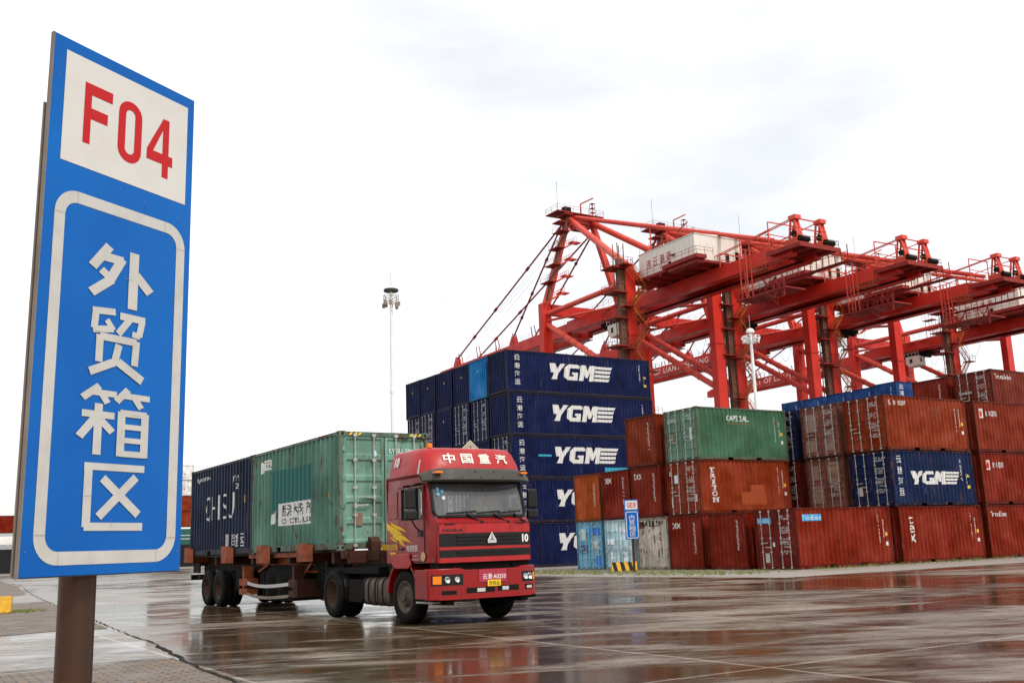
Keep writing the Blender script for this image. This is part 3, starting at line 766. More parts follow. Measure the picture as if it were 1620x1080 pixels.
# bay 4 (four high)
X4 = 53.1
cols = [(34.7, MAROON, 'red'), (37.55, RED, 'red')]
for j, (y, c, nm) in enumerate(cols):
    for k in range(4):
        if k < 3:
            lab = '%s container %s under the %s' % (nm, ['on the ground', 'on the second level', 'on the third level'][k], ['maroon TransEden doors', 'plain red fourth-level end', 'blue top with white characters', 'first plain blue top', 'second plain blue top', 'third plain blue top', 'leftmost blue top'][j])
            mix(X4, y, k, c, PP, .3, lab); continue
        if j == 0:
            t = mix(X4, y, k, (.15, .026, .016), DP, .3, 'maroon container with TransEden on doors and side, highest at the right edge'); door_numbers(t, rng); on_side(t, shape_text('TransEden', .35, 2.05, 1.6, .27, bold=.008), WHITE); side_numbers(t, S20, rng)
            on_door(t, shape_text('TransEden', .25, 1.35, .85, .18, bold=.01), WHITE)
        elif j == 1:
            t = mix(X4, y, k, RED, PP, .3, 'plain red container end on the fourth level beside the maroon TransEden doors'); end_numbers(t, rng)
        elif j == 2:
            pass
# far block of blue high boxes, only the top showing over the front stacks
BR_ = (.014, .050, .17)
for j, (x, y) in enumerate(((74.0, 57.35), (74.7, 60.25), (74.8, 63.3), (74.9, 66.4), (74.9, 69.2))):
    nm = ['blue top with white characters', 'first plain blue top', 'second plain blue top', 'third plain blue top', 'leftmost blue top'][j]
    for k in range(5):
        if k == 4: lab = ['bright blue container with white characters on its side atop the far block', 'bright blue container end beside the far blue one with white characters', 'bright blue far container end, third from the right above brown doors', 'bright blue far container end, fourth from the right above brown doors', 'bright blue far container end, leftmost above the brown doors'][j]
        else: lab = 'blue far container %s under the %s' % (['on the ground', 'second from the ground', 'third from the ground', 'fourth from the ground'][k], nm)
        t = container((x, y, k * H2), S40, ('panel', 'panel'), BR_, .2, lab, 'blue containers of the far block', scale=(1, 1, H2 / CHH))
        if k > 2: end_numbers(t, rng)
        if j == 0 and k > 2:
            for i, ch in enumerate('云港海运'): on_side(t, shape_text(ch, .5, 1.98 - i * .50, .5, .38, bold=.008), WHITE)

# ---------------------------------------------------------------- ground
def sheet(name, poly, z, mat, kind='structure'):
    me = bpy.data.meshes.new(name); me.from_pydata([(x, y, z) for x, y in poly], [], [tuple(range(len(poly)))]); me.materials.append(mat)
    o = link(name, me); o['kind'] = kind; return o
QY = 153.5
sheet('ground', [(-700, -60), (2600, -60), (2600, QY), (-700, QY)], 0, M['ground'])
b = MB(); b.box(-700, 2600, QY - .6, QY, -4, .25); o = b.build('quay_edge', M['pad']); o['kind'] = 'structure'
sheet('sea', [(-4000, QY), (7000, QY), (7000, 7000), (-4000, 7000)], -3.2, M['sea'])
# concrete apron the boxes stand on
padp = [(26.6, 25.9), (140, 25.9), (140, 76), (26.9, 76), (26.2, 44), (25.9, 34)]
sheet('container_pad', padp, .004, M['pad'])
sheet('brick_paving', [(-6, 14.4), (1.35, 14.76), (3.55, 15.1), (3.42, 13), (3.3, 9), (3.0, 4), (-6, 4)], .006, M['brick'])
sheet('brick_paving', [(-8, 40.2), (3.63, 41.13), (5.15, 41.9), (4.62, 32), (4.05, 22.9), (3.09, 23.2), (2.04, 22.75), (-8, 22.2)], .006, M['brick'])
sheet('brick_paving', [(-10, 49.0), (4.37, 49.6), (5.7, 52.5), (7.6, 75), (9.2, 110), (-10, 110)], .006, M['brick'])
# broken joint between yard slabs and the paving strip
b = MB(); pts = [(3.0, 4), (3.34, 9), (3.46, 13), (3.62, 15.1), (3.9, 18), (4.15, 22.9), (4.7, 32), (5.22, 41.9), (5.9, 52.5), (7.8, 75), (9.4, 110)]
rj = random.Random(5); fine = []
for (xa, ya), (xb, yb) in zip(pts, pts[1:]):
    nseg = max(1, int((yb - ya) / .35)) if ya < 45 else 12
    for i in range(nseg): t_ = i / nseg; fine.append((xa + (xb - xa) * t_ + rj.uniform(-.035, .035), ya + (yb - ya) * t_))
vs, fs = [], []
for i, (x, y) in enumerate(fine):
    w = rj.uniform(.006, .028) * (1.7 if 14 < y < 18 else 1); vs += [(x - w, y, .010), (x + w, y, .010)]
    if i: fs.append((2 * i - 2, 2 * i - 1, 2 * i + 1, 2 * i))
b.add(vs, fs); o = b.build('crack', M['dull_black']); o['kind'] = 'structure'
b = MB()
for (xa, ya, xb, yb) in ((-6, 14.52, 3.6, 15.2), (-8, 22.1, 4.0, 22.85), (-6, 16.9, 3.7, 16.65)):
    n_ = 40; vs, fs = [], []
    for i in range(n_ + 1):
        t_ = i / n_; w = rj.uniform(.01, .05) if ya < 16 else rj.uniform(.006, .02); y = ya + (yb - ya) * t_ + rj.uniform(-.02, .02); x = xa + (xb - xa) * t_
        vs += [(x, y - w, .011), (x, y + w, .011)]
        if i: fs.append((2 * i - 2, 2 * i, 2 * i + 1, 2 * i - 1))
    b.add(vs, fs)
o = b.build('crack', M['dull_black']); o['kind'] = 'structure'
# grass tufts
def grass(name, spots, hgt):
    b = MB(); vs, fs = [], []
    for x, y in spots:
        for _ in range(5):
            a = rj.uniform(0, 6.28); h_ = hgt * rj.uniform(.5, 1.3); w = .012; dx, dy = math.cos(a) * w, math.sin(a) * w
            lx, ly = rj.uniform(-.06, .06), rj.uniform(-.06, .06); ox, oy = x + rj.uniform(-.05, .05), y + rj.uniform(-.05, .05)
            k = len(vs); vs += [(ox - dx, oy - dy, 0), (ox + dx, oy + dy, 0), (ox + lx, oy + ly, h_)]; fs.append((k, k + 1, k + 2))
    b.add(vs, fs); o = b.build(name, M['grass']); o['kind'] = 'stuff'
    tag(o, label='short yellow-green weeds growing on the pale concrete edge at the foot of the stacks' if hgt > .1 else 'thin grass round the foot of the yellow kerb block', cat='grass')
sp = []
for _ in range(1500):
    y = rj.uniform(30, 57); x = rj.gauss(29.5 + (rj.random() - .5) * 3, 1.1)
    if 26.3 < x < 32.7: sp.append((x, y))
for _ in range(500):
    y = rj.gauss(30.9, .35); x = rj.uniform(33, 59)
    if y < 31.25: sp.append((x, y))
for _ in range(500): sp.append((rj.uniform(27, 35), rj.gauss(56.4, .4)))
grass('grass', sp, .11)
grass('grass', [(3.55 + rj.gauss(0, .28), 33.9 + rj.gauss(0, .55)) for _ in range(240)], .05)

# ---------------------------------------------------------------- F04 sign in the foreground
def rrect(s0, s1, t0, t1, r, n=8):
    pts = []
    for cx, cy, a0 in ((s1 - r, t1 - r, 0), (s0 + r, t1 - r, 90), (s0 + r, t0 + r, 180), (s1 - r, t0 + r, 270)):
        for i in range(n + 1):
            a = R(a0 + 90 * i / n); pts.append((cx + r * math.cos(a), cy + r * math.sin(a)))
    return pts
def ring(s0, s1, t0, t1, r, w, gaps=()):
    o = rrect(s0, s1, t0, t1, r); i_ = rrect(s0 + w, s1 - w, t0 + w, t1 - w, max(.01, r - w))
    vs = o + i_; n = len(o); return vs, [(k, (k + 1) % n, n + (k + 1) % n, n + k) for k in range(n)]
def strokes(polys, u0, v0, w, h):
    return shape_polys([[(u0 + x * w, v0 + y * h) for x, y in p] for p in polys])
def seg(x0, y0, x1, y1, w):
    d = math.hypot(x1 - x0, y1 - y0); nx, ny = -(y1 - y0) / d * w / 2, (x1 - x0) / d * w / 2
    return [(x0 - nx, y0 - ny), (x1 - nx, y1 - ny), (x1 + nx, y1 + ny), (x0 + nx, y0 + ny)]
# the characters are cut from straight strips of tape, so each is a set of strips (unit box)
TAPE = {
 '外': [seg(.28, 1.0, .02, .58, .15), seg(.19, .80, .52, .80, .15), seg(.50, .84, .30, .40, .15), seg(.34, .44, .02, .14, .15), seg(.16, .56, .36, .42, .13), seg(.70, 1.0, .70, 0, .16), seg(.74, .62, 1.0, .36, .16)],
 '贸': [seg(.12, .98, .10, .70, .11), seg(.06, .96, .44, 1.0, .10), seg(.08, .68, .42, .74, .10), seg(.30, .86, .42, .72, .09), seg(.52, .96, .96, .96, .11), seg(.70, .95, .50, .68, .11), seg(.91, .95, .86, .70, .11), seg(.88, .70, .74, .72, .09),
        seg(.20, .60, .82, .60, .11), seg(.20, .62, .20, .22, .12), seg(.82, .62, .80, .24, .12), seg(.52, .52, .46, .24, .12), seg(.48, .26, .06, .06, .12), seg(.52, .26, .95, .03, .13)],
 '箱': [seg(.26, 1.0, .04, .80, .10), seg(.18, .90, .50, .90, .09), seg(.30, .88, .38, .76, .09), seg(.66, 1.0, .50, .80, .10), seg(.60, .90, .98, .90, .09), seg(.76, .88, .86, .74, .09),
        seg(.04, .58, .48, .58, .10), seg(.26, .74, .26, 0, .11), seg(.24, .56, .02, .24, .11), seg(.30, .50, .46, .34, .10),
        seg(.58, .66, .58, .0, .11), seg(.92, .66, .92, 0, .11), seg(.56, .64, .94, .64, .10), seg(.58, .44, .92, .44, .08), seg(.58, .24, .92, .24, .08), seg(.56, .04, .94, .04, .09)],
 '区': [seg(0, .95, 1.0, .95, .11), seg(.07, .94, .07, .05, .13), seg(.04, .055, 1.0, .055, .12), seg(.30, .78, .92, .24, .13), seg(.86, .82, .26, .20, .13)],
 '内': [seg(.10, .76, .10, 0, .12), seg(.90, .78, .90, 0, .12), seg(.06, .74, .94, .74, .12), seg(.50, 1.0, .50, .60, .12), seg(.50, .62, .28, .22, .11), seg(.52, .60, .76, .28, .11)]}
F_POLY = [(0, 0), (.25, 0), (.25, .42), (.85, .42), (.85, .60), (.25, .60), (.25, .82), (1, .82), (1, 1), (0, 1)]
def road_sign(loc, yaw, lean, W, H, zb, code, chars, label, detail=True):
    t = empty('yard_sign', loc, (0, 0, 0), label=label, cat='sign')
    d = Vector((math.cos(yaw), math.sin(yaw), 0)); nb = Vector((-math.sin(yaw), math.cos(yaw), 0))
    up = (Vector((0, 0, 1)) + lean[0] * d + lean[1] * nb).normalized()
    k = W / .8564
    fr = Matrix((d, nb, up)).transposed().to_4x4(); fr.translation = Vector((0, 0, zb))
    def place(o): o.data.transform(fr); return o
    nf = 1
    b = MB(); b.box(0, W, 0, .018 * k, 0, H); o = place(b.build('board', [M['signblue']], t, bevel=.002))
    b = MB(); b.box(-.004 * k, -.001, -.002, .021 * k, -.002, H + .002); b.box(-.002, W + .002, .0185 * k, .021 * k, -.004, H); place(b.build('board_edge', M['edge'], t))
    b = MB(); b.box(.0, W * .9, .040 * k, .048 * k, .0, H * .86); place(b.build('back_board', M['edge'], t))
    def fl(nm, sh, mat, y=-.002):
        o = flat(nm, sh, (0, y, 0), (1, 0, 0), (0, 0, 1), mat, t); place(o); return o
    S = lambda x: x * k
    fl('code_panel', shape_rects([(S(.066), S(1.805), S(.81), S(2.34))]), M['signpanel'])
    fl('border_stripe', ring(S(.055), S(.818), S(.044), S(1.68), S(.12), S(.055)), M['tape'])
    y2 = -.0035
    if code[0] == 'F': fl('lettering', strokes([F_POLY], S(.175), S(1.925), S(.158), S(.30)), M['signred'], y2)
    else: fl('lettering', shape_text(code[0], S(.165), S(1.925), S(.185), S(.30), bold=.025), M['signred'], y2)
    fl('lettering', ring(S(.372), S(.514), S(1.912), S(2.226), S(.070), S(.043)), M['signred'], y2)
    if code[2] == '4':
        vs4 = shape_polys([[(.60, 0), (.84, 0), (.84, 1), (.60, 1)], [(0, .22), (.60, .22), (.60, .39), (.0, .39)], [(.84, .22), (1, .22), (1, .39), (.84, .39)], [(0, .39), (.24, .39), (.60, .80), (.60, 1)]])
        vs4 = ([(S(.549) + x * S(.166), S(1.905) + y * S(.312)) for x, y in vs4[0]], vs4[1]); fl('lettering', vs4, M['signred'], y2)
    else: fl('lettering', shape_text('3', S(.55), S(1.915), S(.155), S(.306), bold=.025), M['signred'], y2)
    boxes = [(.262, 1.195, .345, .275), (.262, .855, .335, .31), (.238, .51, .40, .305), (.283, .185, .332, .288)]
    for ch, (a, b_, w, h_) in zip(chars, boxes):
        fl('lettering', strokes(TAPE[ch], S(a), S(b_), S(w), S(h_)), M['tape'], y2)
    if detail:
        # hairline seams where the tape is pieced
        sm = shape_rects([(.055, 1.56, .11, 1.5612), (.763, 1.56, .818, 1.5612), (.055, .166, .11, .1675), (.763, .152, .818, .1535), (.171, 1.627, .172, 1.68), (.684, 1.627, .685, 1.68), (.176, .044, .177, .097), (.70, .044, .7012, .097), (.45, 1.335, .50, 1.3362), (.30, 1.06, .37, 1.0612), (.53, .70, .58, .7012), (.47, .62, .48, .621), (.29, .33, .33, .3312), (.44, .20, .4412, .235)])
        fl('tape_seam', sm, M['edge'], -.0052)
        dn = MB(); rd = random.Random(4)
        for x, z in ((.03, 2.2), (.06, 1.70), (.55, 1.74), (.76, 1.72), (.40, 1.765), (.018, .10), (.83, .09)):
            dn.add([(x + math.cos(a) * .004, -.004, z + math.sin(a) * .0025) for a in (0, 1.2, 2.4, 3.6, 4.8)], [(0, 1, 2, 3, 4)])
        place(dn.build('rivet', M['edge'], t))
    r = .077 * k
    xc = (.422 * k); p = d * xc + nb * (.165 * k)
    b = MB(); b.tube((p.x, p.y, -.05), (p.x, p.y, zb + H * .62), r, 28); b.build('pole', M['pole'], t, smooth=60)
    b = MB()
    for zz in (.4, 1.3, 2.0): b.box(xc - .12 * k, xc + .12 * k, .063 * k, .12 * k, zz * k, zz * k + .03)
    place(b.build('bracket', M['galv'], t))
    return t
road_sign((.4575, 4.5279, 0), .5496, (.0345, .0315), .8564, 2.4, 1.294, 'F04', '外贸箱区', 'large blue sign F04 with white Chinese characters on a grey pole in the left foreground')
sg = road_sign((29.82, 39.03, 0), -.60, (0, 0), .655, 1.835, 1.53, 'G03', '内贸箱区', 'small blue sign G03 on a pole before the pale blue container doors', False)

# ---------------------------------------------------------------- kerb blocks
def kerb_block(loc, yaw, w, dpt, h, label, stripes):
    t = empty('kerb_block', loc, (0, 0, yaw), label=label, cat='bollard')
    prof = [(-dpt / 2, 0), (dpt / 2, 0), (dpt * .28, h), (-dpt * .28, h)]
    b = MB(); b.prism(prof, 'x', -w / 2, w / 2); b.build('block', M['yellow'], t, bevel=.012)
    if stripes:
        ny = dpt * .22 / h
        sh = []
        for i in range(stripes):
            x = -w / 2 + w * (.10 + i * .92 / stripes); sw = w * .155
            sh.append([(x, .004), (min(x + sw, w / 2), .004), (min(x + sw - .11, w / 2), h), (x - .11 if x - .11 > -w / 2 else -w / 2, h)])
        flat('stripe', shape_polys(sh), (0, -dpt / 2 - .004, 0), (1, 0, 0), (0, ny, 1), M['black'], t)
        flat('stripe', shape_rects([(-w / 2 + .2 + .42 * i, 0, -w / 2 + .38 + .42 * i, dpt * .5) for i in range(2)]), (0, -dpt * .27, h + .003), (1, 0, 0), (0, 1, 0), M['black'], t)
    return t
kerb_block((31.25, 41.15, 0), -.62, 1.25, .42, .46, 'black and yellow striped concrete block on the ground under the pale blue container doors', 3)
kerb_block((3.1, 33.9, 0), -.25, .42, .30, .46, 'plain yellow concrete block on the brick paving at the far left', 0)

# ---------------------------------------------------------------- tractor unit
TX, TY, TYAW = 8.3835, 21.0773, -1.54349
truck = empty('truck', (TX, TY, 0), (0, 0, TYAW), label='red tractor truck with sloping roof fairing and black grille, pulling the two containers', cat='truck')
WT = 2.2
lv = [(1.12, 4.19), (1.32, 4.22), (1.84, 4.25), (1.94, 4.155), (2.58, 3.98), (2.66, 3.94), (2.76, 3.90)]
def outline(z, xf):
    k = max(0, (z - 1.84) / .9)
    h_ = [(2.32, 0 + .03 * k), (2.85, .0 + .02 * k), (3.02, .0 + .02 * k), (3.84 - .04 * k, .0 + .02 * k), (3.95 - .10 * k, .012 + .02 * k), (4.08 - .2 * k, .05 + .02 * k), (xf - .05, .10 + .02 * k), (xf - .01, .2), (xf + .02, .62)]
    return h_ + [(x, WT - y) for x, y in reversed(h_)]
N_ = 18
vs = []
for z, xf in lv:
    for x, y in outline(z, xf): vs.append((x, y, z))
fs = []
for k in range(len(lv) - 1):
    for j in range(N_ - 1):
        if k == 3 and (j == 2 or j == N_ - 4): continue
        if k == 3 and 6 <= j <= 10: continue
        fs.append((k * N_ + j, k * N_ + j + 1, (k + 1) * N_ + j + 1, (k + 1) * N_ + j))
top = (len(lv) - 1) * N_
fs.append(tuple(top + i for i in range(N_)))
body = MB(); body.add(vs, fs)
# rear wall with window
for a, b_, c, d in ((0, .35, 1.12, 2.76), (.95, 1.28, 1.12, 2.76), (1.98, WT, 1.12, 2.76), (.35, .95, 1.12, 2.07), (.35, .95, 2.44, 2.76), (1.28, 1.98, 1.12, 2.07), (1.28, 1.98, 2.44, 2.76)):
    body.add([(2.32, a, c), (2.32, b_, c), (2.32, b_, d), (2.32, a, d)], [(0, 1, 2, 3)])
body.build('cab_body', M['cabred'], truck, smooth=32)
b = MB(); b.box(2.36, 4.1, .05, WT - .05, 1.13, 1.2); b.box(3.72, 4.12, .1, WT - .1, 1.2, 1.88); b.prism([(3.62, 1.84), (4.14, 1.86), (4.14, 1.95), (3.85, 2.0), (3.66, 1.93)], 'y', .1, WT - .1); b.build('dashboard', M['interior'], truck)
b = MB()
for a, c, z0, z1 in ((.06, .34, 1.2, 2.6), (.96, 1.27, 1.2, 2.6), (1.99, WT - .06, 1.2, 2.6), (.34, .96, 1.2, 2.06), (.34, .96, 2.45, 2.6), (1.27, 1.99, 1.2, 2.06), (1.27, 1.99, 2.45, 2.6)): b.box(2.36, 2.40, a, c, z0, z1)
b.box(2.40, 3.85, .06, WT - .06, 2.62, 2.65); b.build('cab_lining', M['interior'], truck)
for y in (.55, 1.62):
    b = MB(); b.box(3.0, 3.5, y - .24, y + .24, 1.45, 1.58); b.bar((3.03, y, 1.55), (2.88, y, 2.15), .46, .12); b.bar((2.87, y, 2.16), (2.84, y, 2.36), .26, .09); b.build('seat', M['seat'], truck, bevel=.03)
sw = MB(); cyl = Vector((3.62, 1.62, 1.98)); ax = Vector((-.55, 0, .83)).normalized(); u_ = Vector((0, 1, 0)); w_ = ax.cross(u_)
ptsw = [cyl + (u_ * math.cos(2 * PI * i / 20) + w_ * math.sin(2 * PI * i / 20)) * .2 for i in range(21)]
sw.path(ptsw, .014, 6); sw.tube(cyl, cyl - ax * .2, .03); sw.tube(cyl - u_ * .19, cyl + u_ * .19, .012); sw.build('steering_wheel', M['plastic'], truck)
# windscreen glass and black surround
def wrow(z, xf): return [(x, y, z) for x, y in outline(z, xf)[6:12]]
g = MB(); a_, c_ = wrow(1.94, 4.14), wrow(2.58, 3.965); mid = [((p_[0] + q_[0]) / 2 + .012, (p_[1] + q_[1]) / 2, (p_[2] + q_[2]) / 2) for p_, q_ in zip(a_, c_)]
g.add(a_ + mid + c_, [(i, i + 1, 7 + i, 6 + i) for i in range(5)] + [(6 + i, 7 + i, 13 + i, 12 + i) for i in range(5)]); g.build('windscreen', M['windscreen'], truck, smooth=60)
def rimpath(z0, z1, r):
    A = [Vector(p_) for p_ in wrow(z0, 4.165)]; B = [Vector(p_) for p_ in wrow(z1, 4.0)]
    A[0] += Vector((0, .05, .0)); A[-1] -= Vector((0, .05, 0))
    return A[:1] + A[1:] + [A[-1] + Vector((-.02, .06, .10))] + list(reversed(B)) + [A[0] + Vector((-.02, -.06, .10)), A[0]]
s = MB(); s.path(rimpath(1.94, 2.58, .03), .032, 8); s.build('windscreen_seal', M['rubber_seal'], truck, smooth=60)
for i, (y, z) in enumerate(((.22, 2.45), (.22, 2.36), (.31, 2.41), (.32, 2.29))):
    c = MB(); x = 4.165 - (z - 1.94) / .6 * .19 + .022
    c.lathe([(.0, 0), (.036, 0), (.036, .003), (0, .003)], (x, y, z), 'x', 12); c.build('sticker', M['vinyl'], truck, color=(.12, .42, .60) if i < 3 else (.6, .65, .65))
for x0, x1, yb, pv in ((.30, .95, 1.945, 1.02), (.95, 1.45, 1.965, 1.60), (1.4, 1.92, 1.97, 1.98)):
    w = MB(); w.tube((4.25, pv, 1.83), (4.225, (x0 + x1) / 2 + .1, 1.985), .018, 6); w.bar((4.215, x0, 1.995), (4.218, x1, 2.03), .022, .034); w.box(4.2, 4.27, pv - .035, pv + .035, 1.80, 1.86); w.build('wiper', M['plastic'], truck)
# roof fairing
def frow(z, xr, xf, yi, bulge): return [(xr, yi + .02, z), ((xr + xf) / 2, yi, z), (xf - .18, yi + .02, z), (xf - .03, yi + .14, z), (xf + bulge * .7, yi + .5, z), (xf + bulge, WT / 2, z), (xf + bulge * .7, WT - yi - .5, z), (xf - .03, WT - yi - .14, z), (xf - .18, WT - yi - .02, z), ((xr + xf) / 2, WT - yi, z), (xr, WT - yi - .02, z)]
rows = [frow(2.70, 2.36, 3.92, .0, .03), frow(2.735, 2.42, 3.99, -.02, .05), frow(2.90, 2.44, 3.97, .01, .05), frow(3.14, 2.46, 3.86, .07, .05), frow(3.225, 2.48, 3.79, .11, .05), frow(3.262, 2.56, 3.66, .19, .03)]
f = MB(); vs = [p_ for r_ in rows for p_ in r_]; n11 = 11
fs = [(k * n11 + j, k * n11 + (j + 1) % n11, (k + 1) * n11 + (j + 1) % n11, (k + 1) * n11 + j) for k in range(5) for j in range(n11)] + [tuple(5 * n11 + i for i in range(n11))]
f.add(vs, fs); f.build('roof_fairing', M['cabpink'], truck, smooth=38)
def ff(u, v):   # point on the fairing's sloping front
    t_ = (v - 2.90) / .24; x = 3.97 - t_ * .11 + .05 * (1 - abs(u - 1.1) / .95 * .45); return Vector((x + .014, u, v))
for i, ch in enumerate('中国重汽'):
    me = mesh2d('l', shape_text(ch, .40 + i * .385, 2.945, .25, .19, bold=.018), ff); me.materials.append(M['mark']); link('lettering', me, truck, color=(.80, .74, .62))
flat('lettering', shape_text('10', 2.66, 0, .19, .19, bold=.04), (0, .008, 2.95), (1, 0, 0), (0, .25, 1), M['mark'], truck, color=(.75, .73, .7))
b = MB(); b.bar((3.70, -.012, 2.76), (3.68, .05, 3.02), .02, .02); b.build('aerial', M['tape'], truck)
b = MB(); b.lathe([(.05, 0), (.055, .03), (.05, .08), (.0, .09)], (3.55, .33, 3.27), 'z', 14); b.build('beacon', M['amber'], truck, smooth=50)
# grey visor
vz = MB(); vs, fs = [], []; nv = 15
for i in range(nv):
    t_ = i / (nv - 1); y = -.09 + t_ * (WT + .16); s_ = abs(2 * t_ - 1); drop = .10 * max(0, s_ - .8) / .2
    xo = 4.33 - .30 * s_ ** 3.5
    vs += [(xo - .20, y, 2.84 - drop), (xo - .06, y, 2.80 - drop), (xo, y, 2.62 - drop * .1), (xo - .03, y, 2.585), (xo - .10, y, 2.74 - drop)]
for i in range(nv - 1):
    for j in range(5): fs.append((5 * i + j, 5 * i + (j + 1) % 5, 5 * i + 5 + (j + 1) % 5, 5 * i + 5 + j))
vz.add(vs, fs); vz.build('sun_visor', M['visor'], truck, smooth=50)
for y in (.14, 2.02):
    b = MB(); b.box(4.14 if y < 1 else 4.12, 4.27 if y < 1 else 4.25, y - .07, y + .07, 2.735, 2.77); b.build('marker_lamp', M['amber'], truck)
for y, z in ((.5, 2.74), (.9, 2.76), (1.3, 2.76), (1.75, 2.74), (.6, 2.66), (1.0, 2.66), (1.5, 2.66)):
    b = MB(); b.lathe([(.0, .012), (.014, .008), (.014, 0)], (4.335 - abs(y - 1.1) ** 3 * .2 - (z - 2.62) * .33, y, z), 'x', 8); b.build('bolt', M['rubber_seal'], truck)
# triangle warning sign on the roof
b = MB(); b.prism([(1.16, 3.28), (1.60, 3.28), (1.38, 3.47)], 'x', 3.30, 3.315); b.build('triangle_sign', M['vinyl'], truck, color=(.45, .45, .33))
b = MB(); b.prism([(1.22, 3.295), (1.54, 3.295), (1.38, 3.435)], 'x', 3.316, 3.319); o = b.build('triangle_mark', M['vinyl'], truck, color=(.08, .08, .07))
b = MB(); b.prism([(1.25, 3.305), (1.51, 3.305), (1.38, 3.42)], 'x', 3.3195, 3.322); b.build('triangle_mark', M['vinyl'], truck, color=(.45, .45, .33))
b = MB(); b.box(3.323, 3.325, 1.31, 1.45, 3.335, 3.347); b.box(3.323, 3.325, 1.37, 1.39, 3.31, 3.38); b.build('triangle_mark', M['vinyl'], truck, color=(.08, .08, .07))
# front panel and grilles
def fx(y): return 4.225 + .045 * (1 - abs((y - 1.1) / 1.0) ** 3)
def fstrip(name, y0, y1, z0, z1, off, th, mat, n_=10, parent=None, **k):
    b = MB(); vs, fs = [], []
    for i in range(n_ + 1):
        y = y0 + (y1 - y0) * i / n_; x = fx(y) + off
        vs += [(x - th, y, z0), (x, y, z0), (x, y, z1), (x - th, y, z1)]
    for i in range(n_): fs += [(4 * i + j, 4 * i + (j + 1) % 4, 4 * i + 4 + (j + 1) % 4, 4 * i + 4 + j) for j in range(4)]
    fs += [(0, 1, 2, 3), (4 * n_, 4 * n_ + 1, 4 * n_ + 2, 4 * n_ + 3)]
    b.add(vs, fs); return b.build(name, mat, parent or truck, smooth=40, **k)
fstrip('front_panel', .11, 2.10, 1.11, 1.80, .025, .06, M['cabpink'])
for z0, z1, sl in ((1.395, 1.635, 3), (1.205, 1.34, 2)):
    gr = fstrip('grille', .12, 2.09, z0, z1, .030, .02, M['plastic'])
    for i in range(sl):
        z = z0 + (z1 - z0) * (i + .8) / (sl + .6); fstrip('slat', .46, 1.84, z - .014, z + .014, .052, .02, M['plastic'], parent=gr)
em = MB(); em.prism([(1.19, 1.65), (1.29, 1.49), (1.28, 1.44), (1.10, 1.44), (1.09, 1.49)], 'x', 4.325, 4.345); em.build('emblem', M['chrome'], truck, bevel=.006)
em = MB()
for q in ((1.19, 1.61), (1.245, 1.475), (1.135, 1.475)): em.bar((4.348, 1.19, 1.525), (4.348, q[0], q[1]), .006, .016, .003, .006)
em.build('emblem_mark', M['rubber_seal'], truck)
def fplane(nm, sh, color, off=.034):
    me = mesh2d('l', sh, lambda u, v: Vector((fx(u) + off, u, v))); me.materials.append(M['mark']); return link(nm, me, truck, color=color)
fplane('panel_seam', shape_rects([(.11, 1.795, 2.10, 1.802), (.108, 1.11, .116, 1.80), (2.094, 1.11, 2.102, 1.80), (.62, 1.64, .624, 1.80), (1.62, 1.64, 1.624, 1.80)]), (.02, .004, .004))
fplane('lettering', shape_text('HOKA', .18, 1.665, .42, .055, bold=.03), (.02, .02, .02))
fplane('lettering', shape_text('10', 1.90, 1.445, .15, .15, bold=.04), (.75, .73, .7))
for y in (.34, 1.86):
    b = MB(); b.path([(4.255, y - .1, 1.80), (4.29, y - .1, 1.81), (4.29, y + .1, 1.81), (4.255, y + .1, 1.80)], .011, 6); b.build('grab_handle', M['plastic'], truck)
b = MB(); b.path([(2.42, -.028, 2.742), (3.2, -.045, 2.742), (3.85, -.02, 2.742)], .008, 5); b.build('fairing_seam', M['rubber_seal'], truck)
b = MB(); b.tube((3.86, -.035, 2.0), (3.86, -.035, 2.42), .013, 8); b.build('grab_handle', M['chrome'], truck)
